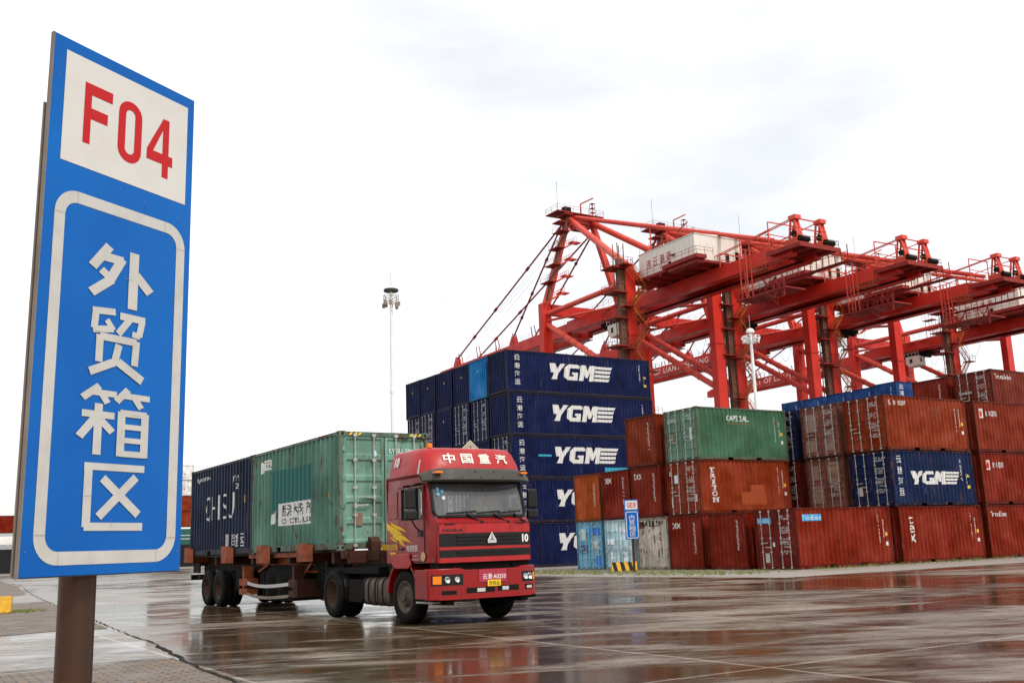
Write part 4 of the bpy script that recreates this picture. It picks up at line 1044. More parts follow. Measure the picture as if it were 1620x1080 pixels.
# door, window, side graphics (near side) and a plain far side
for s, yo in ((1, 0), (-1, WT)):
    def yy(v): return yo + s * v
    d = MB()
    for a, c, z0, z1 in ((2.87, 3.89, 1.15, 1.925), (2.87, 3.005, 1.925, 2.53), (3.845, 3.885, 1.925, 2.53), (3.005, 3.845, 2.505, 2.53)): d.box(a, c, min(yy(-.012), yy(.02)), max(yy(-.012), yy(.02)), z0, z1)
    door = d.build('door', M['cabred'], truck, bevel=.006)
    b = MB(); b.box(3.0, 3.85, min(yy(.012), yy(.018)), max(yy(.012), yy(.018)), 1.92, 2.51); b.build('window', M['sideglass'], door)
    b = MB(); b.box(3.575, 3.61, min(yy(-.016), yy(.01)), max(yy(-.016), yy(.01)), 1.925, 2.51)
    for a, c, z0, z1 in ((2.995, 3.02, 1.92, 2.51), (3.83, 3.85, 1.92, 2.51), (2.995, 3.85, 1.915, 1.94), (2.995, 3.85, 2.49, 2.51)): b.box(a, c, min(yy(-.018), yy(.01)), max(yy(-.018), yy(.01)), z0, z1)
    b.build('window_frame', M['rubber_seal'], door)
    b = MB(); b.box(2.93, 3.07, min(yy(-.04), yy(-.013)), max(yy(-.04), yy(-.013)), 1.365, 1.405); b.build('door_handle', M['plastic'], door)
    b = MB()
    for a, c, z0, z1 in ((2.855, 2.867, 1.14, 2.545), (3.893, 3.903, 1.14, 2.545), (2.867, 3.893, 2.533, 2.545), (2.867, 3.893, 1.135, 1.147), (2.33, 2.855, 1.50, 1.508)): b.box(a, c, min(yy(-.006), yy(.01)), max(yy(-.006), yy(.01)), z0, z1)
    b.build('door_gap', M['rubber_seal'], truck)
    b = MB(); b.box(2.40, 2.81, min(yy(-.008), yy(.02)), max(yy(-.008), yy(.02)), 1.95, 2.48); b.build('sleeper_panel', M['cabred'], truck, bevel=.02)
    # mirrors
    m_ = MB(); m_.box(3.80, 3.88, min(yy(-.36), yy(-.14)), max(yy(-.36), yy(-.14)), 2.10, 2.47); mo = m_.build('mirror', M['plastic'], truck, bevel=.03)
    m_ = MB(); m_.box(3.80, 3.90, min(yy(-.37), yy(-.12)), max(yy(-.37), yy(-.12)), 1.90, 2.075); m_.build('mirror_housing', M['plastic'], mo, bevel=.03)
    m_ = MB(); m_.path([(3.90, yy(.03), 2.56), (3.86, yy(-.12), 2.575), (3.84, yy(-.25), 2.52), (3.84, yy(-.25), 2.42)], .013); m_.path([(3.84, yy(-.24), 1.93), (3.83, yy(-.15), 1.78), (3.80, yy(-.03), 1.69)], .015); m_.box(3.72, 3.86, min(yy(-.05), yy(-.013)), max(yy(-.05), yy(-.013)), 1.60, 1.71); m_.build('mirror_arm', M['plastic'], mo)
    # fender
    fd = MB(); arc = [(3.03 + .60 * math.cos(R(a)), .52 + .62 * math.sin(R(a))) for a in range(-4, 185, 9)]
    for (xa, za), (xb, zb) in zip(arc, arc[1:]):
        if s > 0: fd.bar((xa, yy(.02), za), (xb, yy(.02), zb), .03, .07) if False else None
        fd.add([(xa, yy(-.03), za), (xb, yy(-.03), zb), (xb, yy(.5), zb), (xa, yy(.5), za), (3.03 + (xa - 3.03) * 1.09, yy(-.035), .52 + (za - .52) * 1.07), (3.03 + (xb - 3.03) * 1.09, yy(-.035), .52 + (zb - .52) * 1.07)], [(0, 1, 2, 3), (0, 1, 5, 4)])
    fo = fd.build('fender', M['cabred'], truck, smooth=40)
    b = MB(); b.prism([(2.64, 1.08), (2.62, 1.24), (2.68, 1.30), (3.34, 1.30), (3.43, 1.08), (3.3, 1.02), (2.8, 1.02)], 'y', min(yy(-.055), yy(-.02)), max(yy(-.055), yy(-.02))); b.build('fender_patch', M['cabpink'], truck, bevel=.015)
    b = MB(); b.box(3.60, 4.12, min(yy(.06), yy(.45)), max(yy(.06), yy(.45)), .42, 1.0); bx_ = b.build('step_box', M['chassis'], truck)
    for z in (.40, .64, .93):
        b = MB(); b.box(3.58, 4.10, min(yy(-.03), yy(.2)), max(yy(-.03), yy(.2)), z, z + .03); b.build('step', M['galv'], bx_)
def splane(nm, sh, color, off=-.017):
    return flat(nm, sh, (0, off, 0), (1, 0, 0), (0, 0, 1), M['mark'], truck, color=color)
YEL = (.75, .46, .02)
sl = []
for (a, za, c, zc_, w) in ((2.36, 1.86, 3.05, 1.66, .07), (2.55, 1.88, 3.22, 1.70, .05), (2.50, 1.74, 3.42, 1.50, .075), (2.62, 1.64, 3.14, 1.50, .05), (2.36, 1.80, 2.7, 1.70, .04), (2.52, 1.62, 2.86, 1.50, .03), (2.9, 1.52, 3.2, 1.43, .03)):
    dx, dz = c - a, zc_ - za
    sl.append([(a, za - w * .5), (a + dx * .35, za + dz * .35 - w * .75), (c, zc_ - w * .1), (a + dx * .7, za + dz * .7 + w * .55), (a, za + w * .5)])
splane('flame_stripe', shape_polys(sl), YEL)
splane('lettering', shape_text('物流控股', 3.20, 1.335, .46, .12, bold=.008), (.75, .72, .66))
splane('lettering', shape_text('货运百强', 2.36, 1.37, .46, .12, bold=.008), YEL)
sl = [[(2.45 + .06 * i, 1.33 - .035 * i), (2.80 - .02 * i, 1.325 - .035 * i), (2.72 - .02 * i, 1.30 - .035 * i), (2.5 + .06 * i, 1.305 - .035 * i)] for i in range(3)]
splane('flame_stripe', shape_polys(sl), YEL)
splane('small_print', tinytype(3.42, 1.235, .26, .03, 1, rng), (.7, .66, .6)); splane('small_print', tinytype(3.38, 1.165, .36, .035, 1, rng), (.7, .66, .6))
b = MB(); b.lathe([(0, 0), (.085, 0), (.085, -.004), (0, -.004)], (3.86, -.014, 1.235), 'y', 20); b.build('round_sticker', M['vinyl'], truck, color=(.45, .33, .17))
# bumper
def bx2(y): return 4.20 + .17 * (1 - abs((y - 1.05) / 1.17) ** 4)
def bstrip(name, y0, y1, z0, z1, off, th, mat, n_=14, parent=None, zt=None, **k):
    b = MB(); vs, fs = [], []
    for i in range(n_ + 1):
        y = y0 + (y1 - y0) * i / n_; x = bx2(y) + off; zz = z1 if zt is None else zt(y)
        vs += [(x - th, y, z0), (x, y, z0), (x, y, zz), (x - th, y, zz)]
    for i in range(n_): fs += [(4 * i + j, 4 * i + (j + 1) % 4, 4 * i + 4 + (j + 1) % 4, 4 * i + 4 + j) for j in range(4)]
    fs += [(0, 1, 2, 3), (4 * n_, 4 * n_ + 1, 4 * n_ + 2, 4 * n_ + 3)]
    b.add(vs, fs); return b.build(name, mat, parent or truck, smooth=35, **k)
bp = bstrip('bumper', -.10, 2.20, .46, .97, 0, .16, M['cabred'], 20, zt=lambda y: 1.01 if (y < .5 or y > 1.78) else .975, bevel=.012)
for y in (-.11, 2.21):
    b = MB(); b.box(3.72, 4.19, y - .012, y + .012, .48, 1.0); b.build('bumper_end', M['cabred'], bp, bevel=.008)
bstrip('bumper_step', .05, 2.05, .46, .50, .03, .05, M['cabred'], 14, bp)
bstrip('bumper_recess_shade', .60, 1.20, .56, .655, .004, .01, M['dull_black'], 6, bp); bstrip('bumper_recess_shade', 1.26, 1.74, .57, .67, .004, .01, M['dull_black'], 6, bp)  # dark strips on the bumper face paint the shade of its recesses
bstrip('bumper_recess_shade', .12, .40, .55, .62, .004, .01, M['dull_black'], 4, bp); bstrip('bumper_recess_shade', 1.90, 2.12, .57, .67, .004, .01, M['dull_black'], 4, bp)
bstrip('fog_lamp', .82, .99, .575, .64, .012, .02, M['lamp'], 3, bp); bstrip('fog_lamp', 1.36, 1.50, .585, .65, .012, .02, M['lamp'], 3, bp); bstrip('fog_lamp', 1.94, 2.08, .59, .64, .012, .02, M['tape'], 3, bp)
for y0, y1, am in ((-.06, .53, (-.05, .13)), (1.83, 2.19, (2.10, 2.185))):
    h = bstrip('headlight', y0, y1, .715, .905, .008, .03, M['plastic'], 8, bp)
    bstrip('indicator', am[0] + .015, am[1] - .02, .74, .88, .018, .02, M['amber'], 3, h)
    yc = (.22, .41) if y0 < 1 else (2.02, 1.91)
    for q, yl in enumerate(yc):
        c = MB(); rr = .05 if q == 0 else .045; c.lathe([(.0, .0), (rr * .6, .006), (rr, .018), (rr * 1.15, .012), (rr * 1.15, -.01)], (bx2(yl) + .008, yl, .81), 'x', 18); c.build('lamp_lens', M['chrome' if q == 0 else 'lamp'], h, smooth=50)
b = MB(); b.box(bx2(1.2) + .004, bx2(1.2) + .012, .86, 1.46, .745, .965); pl_ = b.build('number_plate', M['vinyl'], truck, color=(.34, .035, .055))
flat('lettering', shape_text('云港·A0250', .94, .79, .50, .10, bold=.006), (bx2(1.2) + .014, 0, 0), (0, 1, 0), (0, 0, 1), M['mark'], pl_, color=(.75, .7, .7))
b = MB(); b.box(bx2(1.2) + .013, bx2(1.2) + .02, 1.04, 1.32, .665, .775); pl2 = b.build('hazard_plate', M['vinyl'], truck, color=(.78, .52, .02))
flat('lettering', shape_text('危险品', 1.065, .68, .23, .08, bold=.01), (bx2(1.2) + .022, 0, 0), (0, 1, 0), (0, 0, 1), M['mark'], pl2, color=(.03, .02, .02))
b = MB(); b.box(3.9, 4.18, .1, 2.1, .96, 1.12); b.box(3.7, 4.25, .25, .4, .36, .47); b.box(3.7, 4.25, 1.85, 2.0, .36, .47); b.tube((4.1, .45, 1.0), (4.22, .45, 1.02), .03); b.tube((4.1, 1.72, 1.0), (4.22, 1.72, 1.05), .03); b.box(3.9, 4.15, 1.95, 2.25, .40, .47); b.box(2.4, 4.0, .5, 1.7, .55, 1.1); b.build('underframe_shade_fill', M['chassis'], truck)  # last box is dark filler standing in for the shade under the cab
# chassis
b = MB()
for y in (.62, 1.50): b.box(-.95, 4.05, y, y + .08, .62, .88)
for x in (-.7, .3, 1.2, 2.3, 3.4): b.box(x, x + .1, .7, 1.5, .65, .85)
b.tube((-.41, .3, .5), (-.41, 1.9, .5), .10, 12); b.tube((3.03, .3, .45), (3.03, 1.9, .45), .07, 10); b.lathe([(.01, -.2), (.22, -.16), (.26, 0), (.22, .16), (.01, .2)], (-.41, 1.1, .5), 'y', 16)
b.box(.1, 2.4, .4, 1.8, .5, 1.12); b.box(-1.0, 1.6, .15, 2.05, .92, 1.05); b.box(.25, .9, .1, .5, .35, .8); b.box(2.2, 2.36, .1, 2.1, .95, 1.2); b.build('chassis', M['chassis'], truck)  # wide boxes are dark filler standing in for the shade behind the cab
b = MB(); b.prism([(-.95, .88), (.45, .88), (.3, 1.02), (-.8, 1.02)], 'y', .55, 1.65); b.build('fifth_wheel', M['chassis'], truck)
for s, y0 in ((1, .06), (-1, WT - .06)):
    for (xa, xb, mt) in ((.98, 1.10, 'chassis'), (1.13, 1.72, 'tank'), (1.78, 2.28, 'tank')):
        b = MB(); zc_, ry_ = .57, .27; yc_ = y0 + s * .27
        pts_ = [(yc_ + (.27 if abs(math.cos(R(a))) > .01 else 0) * math.copysign(abs(math.cos(R(a))) ** .55, math.cos(R(a))), zc_ + .28 * math.copysign(abs(math.sin(R(a))) ** .55, math.sin(R(a)))) for a in range(0, 360, 15)]
        b.prism(pts_, 'x', xa, xb); b.build('fuel_tank', M[mt], truck, smooth=40)
    b = MB(); 
    for x in (1.3, 1.6, 1.95): b.prism([(yc_ + (p_[0] - yc_) * 1.035, zc_ + (p_[1] - zc_) * 1.035) for p_ in pts_], 'x', x, x + .05)
    b.build('tank_strap', M['dull_black'], truck)
    b = MB(); arc = [(-.41 + .56 * math.cos(R(a)), .5 + .58 * math.sin(R(a))) for a in (-12, 2, 16, 30, 45)]
    for q_, r_ in zip(arc, arc[1:]): b.add([(q_[0], y0, q_[1]), (r_[0], y0, r_[1]), (r_[0], y0 + s * .45, r_[1]), (q_[0], y0 + s * .45, q_[1])], [(0, 1, 2, 3)])
    b.build('mudguard', M['plastic'], truck, smooth=40)
# wheels
def wheel(parent, x, y, s, r=.5, w=.26, dual=False, steer=0, rimmat='rim', front=False):
    wl_ = empty('wheel', (x, y, r), (0, 0, steer)); wl_.parent = parent
    for q in range(2 if dual else 1):
        o = q * .31 * s
        prof = [(r * .60, .0), (r * .66, -.012), (r * .86, -.016), (r * .965, .012), (r, .045)]
        for i in range(4):
            a = .045 + (w - .09) * (i + .35) / 4; c = .045 + (w - .09) * (i + .65) / 4
            prof += [(r, a), (r - .014, a + .006), (r - .014, c - .006), (r, c)]
        prof += [(r, w - .045), (r * .965, w - .012), (r * .86, w + .016), (r * .66, w + .012), (r * .60, w)]
        t_ = MB(); t_.lathe([(a, o + s * c) for a, c in prof], (0, 0, 0), 'y', 40); t_.build('tyre', M['tyre'], wl_, smooth=40)
        if dual: pr = [(.0, .17), (.07, .17), (.085, .15), (.14, .15), (.165, .12), (r * .50, .035), (r * .56, .0), (r * .615, .004), (r * .615, .03)]
        else: pr = [(.0, -.045), (.075, -.045), (.085, -.015), (.15, -.01), (.165, .02), (.20, .045), (r * .5, .02), (r * .56, .0), (r * .615, .004), (r * .615, .03)]
        if q == 0:
            b = MB(); b.lathe([(a, s * c) for a, c in pr], (0, 0, 0), 'y', 32); b.build('rim', M[rimmat], wl_, smooth=35)
            b = MB(); d0 = .145 if dual else -.035
            for i in range(10):
                a = 2 * PI * i / 10; b.tube((.115 * math.cos(a), s * d0, .115 * math.sin(a)), (.115 * math.cos(a), s * (d0 + .05), .115 * math.sin(a)), .013, 6)
            b.build('wheel_nut', M['rim2'], wl_)
    return wl_
wheel(truck, 3.03, .02, 1, front=True, steer=.05, rimmat='rim2'); wheel(truck, 3.03, WT - .02, -1, steer=.05, rimmat='rim2')
wheel(truck, -.41, .0, 1, dual=True); wheel(truck, -.41, WT, -1, dual=True)

# ---------------------------------------------------------------- semi-trailer
tr = empty('container_trailer', (TX, TY, 0), (0, 0, TYAW), label='orange-brown skeletal trailer carrying the navy and the green container', cat='trailer')
b = MB()
for y in (.55, 1.50):
    b.box(-11.6, -1.8, y, y + .14, 1.02, 1.34); b.box(-1.8, 1.0, y, y + .14, 1.06, 1.3)
for x in (-11.55, -9.2, -7.64, -6.0, -4.7, -3.3, -1.9, -.6, .25): b.box(x - .07, x + .07, .1, WT - .1, 1.14, 1.36)
b.build('main_beam', M['trailer2'], tr)
b = MB(); b.box(-11.0, -.6, .35, 1.85, .98, 1.10); b.box(-8.0, -6.75, .3, 1.9, .40, 1.0); b.box(-6.0, -3.1, .32, 1.9, .62, .98); b.box(-2.5, -1.4, .5, 1.7, .55, 1.0)  # dark filler boxes stand in for the deep shade below the trailer bed
for x in (-7.4, -6.9): b.tube((x, .2, .65), (x, 1.9, .65), .17, 14)
b.build('underbody_shade_fill', M['chassis'], tr)
b = MB(); b.box(-6.2, -3.2, .30, .40, 1.12, 1.38); b.box(-6.2, -1.9, .08, .14, 1.30, 1.40); b.box(-6.1, -2.3, .42, .5, .92, 1.12)
b.bar((-6.0, .3, .95), (-5.0, .3, 1.2), .05, .05); b.bar((-3.0, .3, .8), (-2.2, .3, 1.2), .05, .05); b.build('side_rail', M['trailer'], tr)
for (xa, xb, z0, z1) in ((-11.62, -11.27, 1.23, 1.68), (-7.90, -7.38, 1.19, 1.65), (-4.94, -4.47, 1.17, 1.62), (-2.14, -1.66, 1.19, 1.60)):
    for s, y0 in ((1, -.02), (-1, WT + .02)):
        b = MB(); ys = sorted((y0 - s * .015, y0 - s * .13))
        b.box(xa, xb, ys[0], ys[1], z0, z1 - .0)
        b.add([(xb, y0 - s * .13, z0), (xb, y0 - s * .13, z1), (xb + .22, y0 - s * .015, z1 - .06), (xb + .22, y0 - s * .015, z0)], [(0, 1, 2, 3)])
        b.box((xa + xb) / 2 - .07, (xa + xb) / 2 + .07, min(y0, y0 + s * .6), max(y0, y0 + s * .6), z0, 1.39)
        o = b.build('guide_bracket', M['trailer'], tr)
b = MB(); b.box(.06, .22, -.0, WT, 1.24, 1.40); b.box(.06, .9, .5, .7, 1.18, 1.38); b.box(.06, .9, 1.5, 1.7, 1.18, 1.38); b.build('front_bolster', M['trailer2'], tr)
b = MB(); b.prism([(.05, 1.26), (.26, 1.26), (.26, 1.58), (.14, 1.68), (.05, 1.68)], 'y', .64, .86); b.build('guide_bracket', M['trailer2'], tr)
b = MB(); b.prism([(.05, 1.26), (.26, 1.26), (.26, 1.58), (.14, 1.68), (.05, 1.68)], 'y', 1.34, 1.56); b.build('guide_bracket', M['trailer2'], tr)
b = MB(); b.box(.28, .9, .86, 1.3, 1.30, 1.5); b.build('toolbox', M['yellow'], tr)
for x in (-9.70, -8.56):
    for y, s in ((.0, 1), (WT, -1)): wheel(tr, x, y, s, dual=True, rimmat='rim')
    b = MB(); b.tube((x, .2, .5), (x, WT - .2, .5), .075, 12); b.box(x - .5, x + .5, .55, .63, .72, .82); b.box(x - .5, x + .5, 1.57, 1.65, .72, .82); b.box(x - .06, x + .06, .5, 1.7, .8, 1.05); b.build('axle', M['chassis'], tr)
b = MB(); b.box(-11.1, -10.45, -.0, .04, .92, 1.22); b.box(-11.1, -10.45, WT - .04, WT, .92, 1.22); b.box(-11.7, -11.62, .1, WT - .1, .70, .86); b.box(-11.66, -11.6, .5, .6, .8, 1.2); b.box(-11.66, -11.6, 1.6, 1.7, .8, 1.2); b.tube((-10.55, .05, .79), (-10.35, .05, .79), .06); b.build('rear_guard', M['chassis'], tr)
# landing legs
for y in (.18, WT - .3):
    b = MB(); b.box(-1.25, -1.10, y, y + .12, .45, 1.2); b.box(-1.22, -1.13, y + .02, y + .10, .36, .5); b.prism([(-1.42, .33), (-.95, .33), (-1.08, .42), (-1.25, .42)], 'y', y - .04, y + .16); b.tube((-1.2, y + .05, .8), (-2.0, y + .05, 1.15), .025); b.build('landing_leg', M['chassis'], tr)
b = MB(); b.tube((-1.15, .2, .75), (-1.15, WT - .2, .75), .022); b.path([(-1.2, .3, .5), (-2.1, .6, .9), (-1.1, 1.4, .45)], .02); b.build('leg_brace', M['chassis'], tr)
# side guards with spare tyres in a cradle
for x0, x1, mt in ((-6.72, -6.08, 'trailer'), (-3.05, -2.55, 'trailer2')):
    b = MB(); b.box(x0, x1, .0, .30, .37, .52); b.box(x0, x1, .0, .30, .60, .78); b.box(x0 + .2, x0 + .32, .02, .28, .5, 1.1); b.build('guard_box', M[mt], tr)
b = MB(); b.box(-2.62, -2.5, .0, .9, .37, .78); b.build('guard_box', M['trailer2'], tr)
for z0, z1 in ((.63, .71), (.36, .43)):
    b = MB(); vs, fs = [], []
    for i in range(13):
        t_ = i / 12; x = -6.05 + 3.0 * t_; y = .0 - .10 * math.sin(PI * t_); dz = -.06 * math.sin(PI * t_)
        vs += [(x, y, z0 + dz), (x, y, z1 + dz), (x, y + .02, z1 + dz), (x, y + .02, z0 + dz)]
    for i in range(12): fs += [(4 * i + j, 4 * i + (j + 1) % 4, 4 * i + 4 + (j + 1) % 4, 4 * i + 4 + j) for j in range(4)]
    b.add(vs, fs); b.build('side_guard_rail', M['edge'] if z0 < .5 else M['tape'], tr, smooth=40)
for zc_ in (.32, .60):
    b = MB(); b.lathe([(.28, 0), (.33, -.01), (.50, 0), (.55, .05), (.55, .2), (.50, .25), (.33, .26), (.28, .25), (.28, 0)], (-4.2, .72, zc_), 'z', 32); b.build('spare_tyre', M['tyre'], tr, smooth=40)
    b = MB(); b.lathe([(.28, 0), (.33, -.01), (.50, 0), (.55, .05), (.55, .2), (.50, .25), (.33, .26), (.28, .25), (.28, 0)], (-5.15, .75, zc_), 'z', 32); b.build('spare_tyre', M['tyre'], tr, smooth=40)
b = MB(); b.box(-5.8, -3.4, .25, 1.2, .26, .31); b.box(-5.7, -5.6, .3, 1.1, .3, 1.1); b.box(-3.6, -3.5, .3, 1.1, .3, 1.1); b.build('cradle', M['chassis'], tr)

# ---------------------------------------------------------------- containers on the trailer
ca, sa = math.cos(TYAW), math.sin(TYAW)
def tloc(x, y, z): return (TX + x * ca - y * sa, TY + x * sa + y * ca, z)
sc_ = (.9503, .9004, 1)
TG = (.095, .205, .155)
g = container(tloc(-5.757, 0, 1.4085), S20, ('panel', 'door'), TG, .62, 'green container with darker teal patch and peeling white sticker, right behind the truck cab', None, TYAW, sc_, frame_col=(.13, .20, .15), door_col=(.15, .285, .22))  # paler door green has the brighter light on the front end put into it
def gu(x): return (x + 5.757) / .9503
def gv(z): return z - 1.4085
on_side(g, shape_polys([[(gu(-4.45), gv(2.46)), (gu(-3.9), gv(2.46)), (gu(-3.9), gv(2.6)), (gu(-1.67), gv(2.6)), (gu(-1.67), gv(3.43)), (gu(-3.4), gv(3.40)), (gu(-3.4), gv(3.43)), (gu(-4.43), gv(3.43))]]), (.020, .125, .115), 'paint_patch')
on_side(g, shape_polys([[(gu(-3.9), gv(2.06)), (gu(-1.67), gv(2.05)), (gu(-1.67), gv(2.60)), (gu(-3.9), gv(2.60))], [(gu(-4.4), gv(2.1)), (gu(-4.0), gv(2.15)), (gu(-4.02), gv(2.42)), (gu(-4.3), gv(2.36))]]), (.68, .68, .64), 'sticker', off=.004)
for i, ch in enumerate('香港大陆济'): on_side(g, shape_text(ch, gu(-3.62) + i * .41, gv(2.28), .33, .28, bold=.008), (.03, .04, .04), off=.007)
on_side(g, shape_text('CO TOETEL RUISE', gu(-3.55), gv(2.10), 1.9, .12, bold=.02), (.03, .04, .04), off=.007)
on_side(g, shape_rects([(gu(-4.95), gv(3.50), gu(-4.44), gv(3.76))]), (.7, .7, .66), 'sticker', off=.004); on_side(g, shape_polys([[(gu(-5.08) + .13 * math.cos(a * .5), gv(3.58) + .16 * math.sin(a * .5)) for a in range(13)]]), (.7, .72, .68), 'sticker', off=.004)
on_side(g, tinytype(gu(-4.9), gv(3.52), .5, .12, 1, rng), (.05, .2, .1), 'small_print', off=.007); on_side(g, shape_rects([(gu(-4.9), gv(3.68), gu(-4.5), gv(3.71))]), (.45, .25, .05), 'sticker_band', off=.007)
on_side(g, vtype(gu(-1.0), gv(2.6), .07, 1.17, 11, rng), (.66, .68, .62), 'number_stencil'); on_side(g, vtype(gu(-.72), gv(2.95), .05, .42, 6, rng), (.66, .68, .62), 'number_stencil')
on_side(g, shape_rects([(gu(-.76), gv(2.57), gu(-.62), gv(2.70))]), (.7, .42, .03), 'height_plate')
on_door(g, shape_text('LYGU', 1.36, 2.12, .36, .10, bold=.01), (.66, .68, .62), 1); on_door(g, shape_text('501223', 1.80, 2.12, .44, .10, bold=.01), (.66, .68, .62), 1)
on_door(g, shape_rects([(.38, .52, .62, .80)]), (.20, .14, .10), 1, 'document_plate'); on_door(g, shape_polys([[(.95 + .055 * math.cos(a * .5), 2.10 + .07 * math.sin(a * .5)) for a in range(13)]]), (.6, .65, .75), 1, 'round_sticker')
hz = [[(x, 2.50), (x + .06, 2.50), (x + .12, 2.56), (x + .06, 2.56)] for x in (.24, .36, .48, 1.9, 2.02, 2.14)]
me = mesh2d('l', shape_polys(hz), lambda u, v: Vector((S20 + .004, u, v))); me.materials.append(M['mark']); link('hazard_stripe', me, g, color=(.75, .5, .03))
for yy_, z in ((1.55, 2.46), (2.1, 2.47)):
    rp_ = [(S20 + .01, yy_ + .06 * i, z + .02 * math.sin(i * 1.3)) for i in range(7)]
    b = MB(); b.path(rp_, .018, 6); b.build('rope', M['trailer2'], g)
nv_ = container(tloc(-5.757 * 2 - .05, 0, 1.4085), S20, ('panel', 'door'), (.012, .020, .045), .35, 'dark navy container lettered CHISU at the back of the trailer', None, TYAW, sc_, frame_col=(.03, .035, .05))
def nu(x): return (x + 11.564) / .9503
for ch, u, w in (('C', -10.05, .5), ('H', -9.50, .42), ('I', -8.96, .07), ('I', -8.78, .07), ('S', -8.42, .42), ('U', -7.86, .50)):
    on_side(nv_, shape_text(ch, nu(u), gv(2.42), w, .70, bold=-.012 if ch != 'I' else 0), (.66, .66, .62))
on_side(nv_, shape_text('hport.shunSou', nu(-10.95), gv(3.58), 1.35, .19, bold=.01, shear=.25), (.66, .66, .62))
on_side(nv_, shape_text('LY 5198', nu(-7.55), gv(3.42), .62, .16, bold=.0), (.66, .66, .62)); on_side(nv_, shape_text('21', nu(-7.2), gv(3.20), .22, .15), (.66, .66, .62))
for i, ch in enumerate('润货运'): on_side(nv_, shape_text(ch, nu(-7.55) + i * .37, gv(1.62), .31, .36, bold=.008), (.60, .60, .57))
on_side(nv_, shape_rects([(nu(-8.05), gv(1.62), nu(-7.82), gv(1.98))]), (.45, .45, .43), 'seal_plate'); on_side(nv_, shape_rects([(nu(-6.5), gv(2.78), nu(-6.38), gv(2.98))]), (.7, .42, .03), 'height_plate')

# ---------------------------------------------------------------- driver
def skin_mesh(name, pts, edges, mat, parent, sub=2):
    me = bpy.data.meshes.new(name); bm = bmesh.new(); ly = bm.verts.layers.skin.verify()
    bv = []
    for i, (x, y, z, r) in enumerate(pts):
        v = bm.verts.new((x, y, z)); rr = r if isinstance(r, tuple) else (r, r); v[ly].radius = rr; v[ly].use_root = (i == 0); bv.append(v)
    for a, c in edges: bm.edges.new((bv[a], bv[c]))
    bm.to_mesh(me); bm.free(); me.materials.append(mat)
    o = bpy.data.objects.new(name, me); COL.objects.link(o); o.parent = parent
    m1 = o.modifiers.new('skin', 'SKIN'); m1.use_smooth_shade = True; m2 = o.modifiers.new('sub', 'SUBSURF'); m2.levels = sub; m2.render_levels = sub
    return o
pr_ = empty('person', tloc(3.16, 1.62, 1.58), (0, 0, TYAW), label='driver in a dark jacket and yellow-green safety vest behind the truck windscreen', cat='person')
# seated: pelvis at origin, facing +x
J = [(0, 0, .08, .13), (-.02, 0, .28, .13), (0, 0, .45, .15), (.0, 0, .55, .07), (.01, 0, .62, .055), (.02, 0, .70, .085), (.03, 0, .79, .088), (.02, 0, .86, .06),
     (0, .19, .47, .065), (.10, .25, .25, .05), (.33, .15, .33, .036), (.41, .13, .37, .028), (0, -.19, .47, .065), (.10, -.25, .25, .05), (.33, -.15, .33, .036), (.41, -.13, .37, .028),
     (.02, .10, .04, .09), (.42, .12, .02, .07), (.46, .12, -.32, .05), (.56, .12, -.38, .035), (.02, -.10, .04, .09), (.42, -.12, .02, .07), (.46, -.12, -.32, .05), (.56, -.12, -.38, .035)]
Eg = [(0, 1), (1, 2), (2, 3), (3, 4), (4, 5), (5, 6), (6, 7), (2, 8), (8, 9), (9, 10), (10, 11), (2, 12), (12, 13), (13, 14), (14, 15), (0, 16), (16, 17), (17, 18), (18, 19), (0, 20), (20, 21), (21, 22), (22, 23)]
nose = len(J); J.append((.125, 0, .745, .014)); Eg.append((5, nose))
for s in (1, -1):
    for k in range(5):
        a = len(J); J.append((.445 + .004 * k, s * .13 - s * .012 + (k - 2) * .011, .375, .010)); Eg.append((11 if s > 0 else 15, a))
        J.append((.462, s * .13 + (k - 2) * .013, .35 - .004 * abs(k - 2), .008)); Eg.append((a, a + 1))
skin_mesh('body', J, Eg, M['skin'], pr_)
JJ = [(0, 0, .08, .155), (-.02, 0, .28, .155), (0, 0, .44, .17), (0, .2, .46, .085), (.10, .26, .25, .065), (.30, .17, .32, .05), (0, -.2, .46, .085), (.10, -.26, .25, .065), (.30, -.17, .32, .05), (0, 0, .52, .085)]
skin_mesh('jacket', JJ, [(0, 1), (1, 2), (2, 3), (3, 4), (4, 5), (2, 6), (6, 7), (7, 8), (2, 9)], M['navy_cloth'], pr_)
JT = [(0, 0, .06, .15), (.04, .11, .04, .11), (.42, .12, .02, .085), (.46, .12, -.30, .065), (.04, -.11, .04, .11), (.42, -.12, .02, .085), (.46, -.12, -.30, .065)]
skin_mesh('trousers', JT, [(0, 1), (1, 2), (2, 3), (0, 4), (4, 5), (5, 6)], M['navy_cloth'], pr_)
for s in (1, -1):
    b = MB(); b.path([(.17, s * .10, .12), (.165, s * .11, .3), (.15, s * .12, .45), (.06, s * .11, .58), (-.08, s * .11, .56), (-.17, s * .11, .40)], .022, 6); b.build('vest_strap', M['hivis'], pr_)
hb = MB(); hb.lathe([(.0, .06), (.06, .05), (.098, -.005), (.10, -.06), (.07, -.09)], (.012, 0, .85), 'z', 16); hb.build('hair', M['hair'], pr_, smooth=60)
b = MB(); b.box(.108, .114, .025, .045, .765, .775); b.box(.108, .114, -.045, -.025, .765, .775); b.build('eyes', M['hair'], pr_)

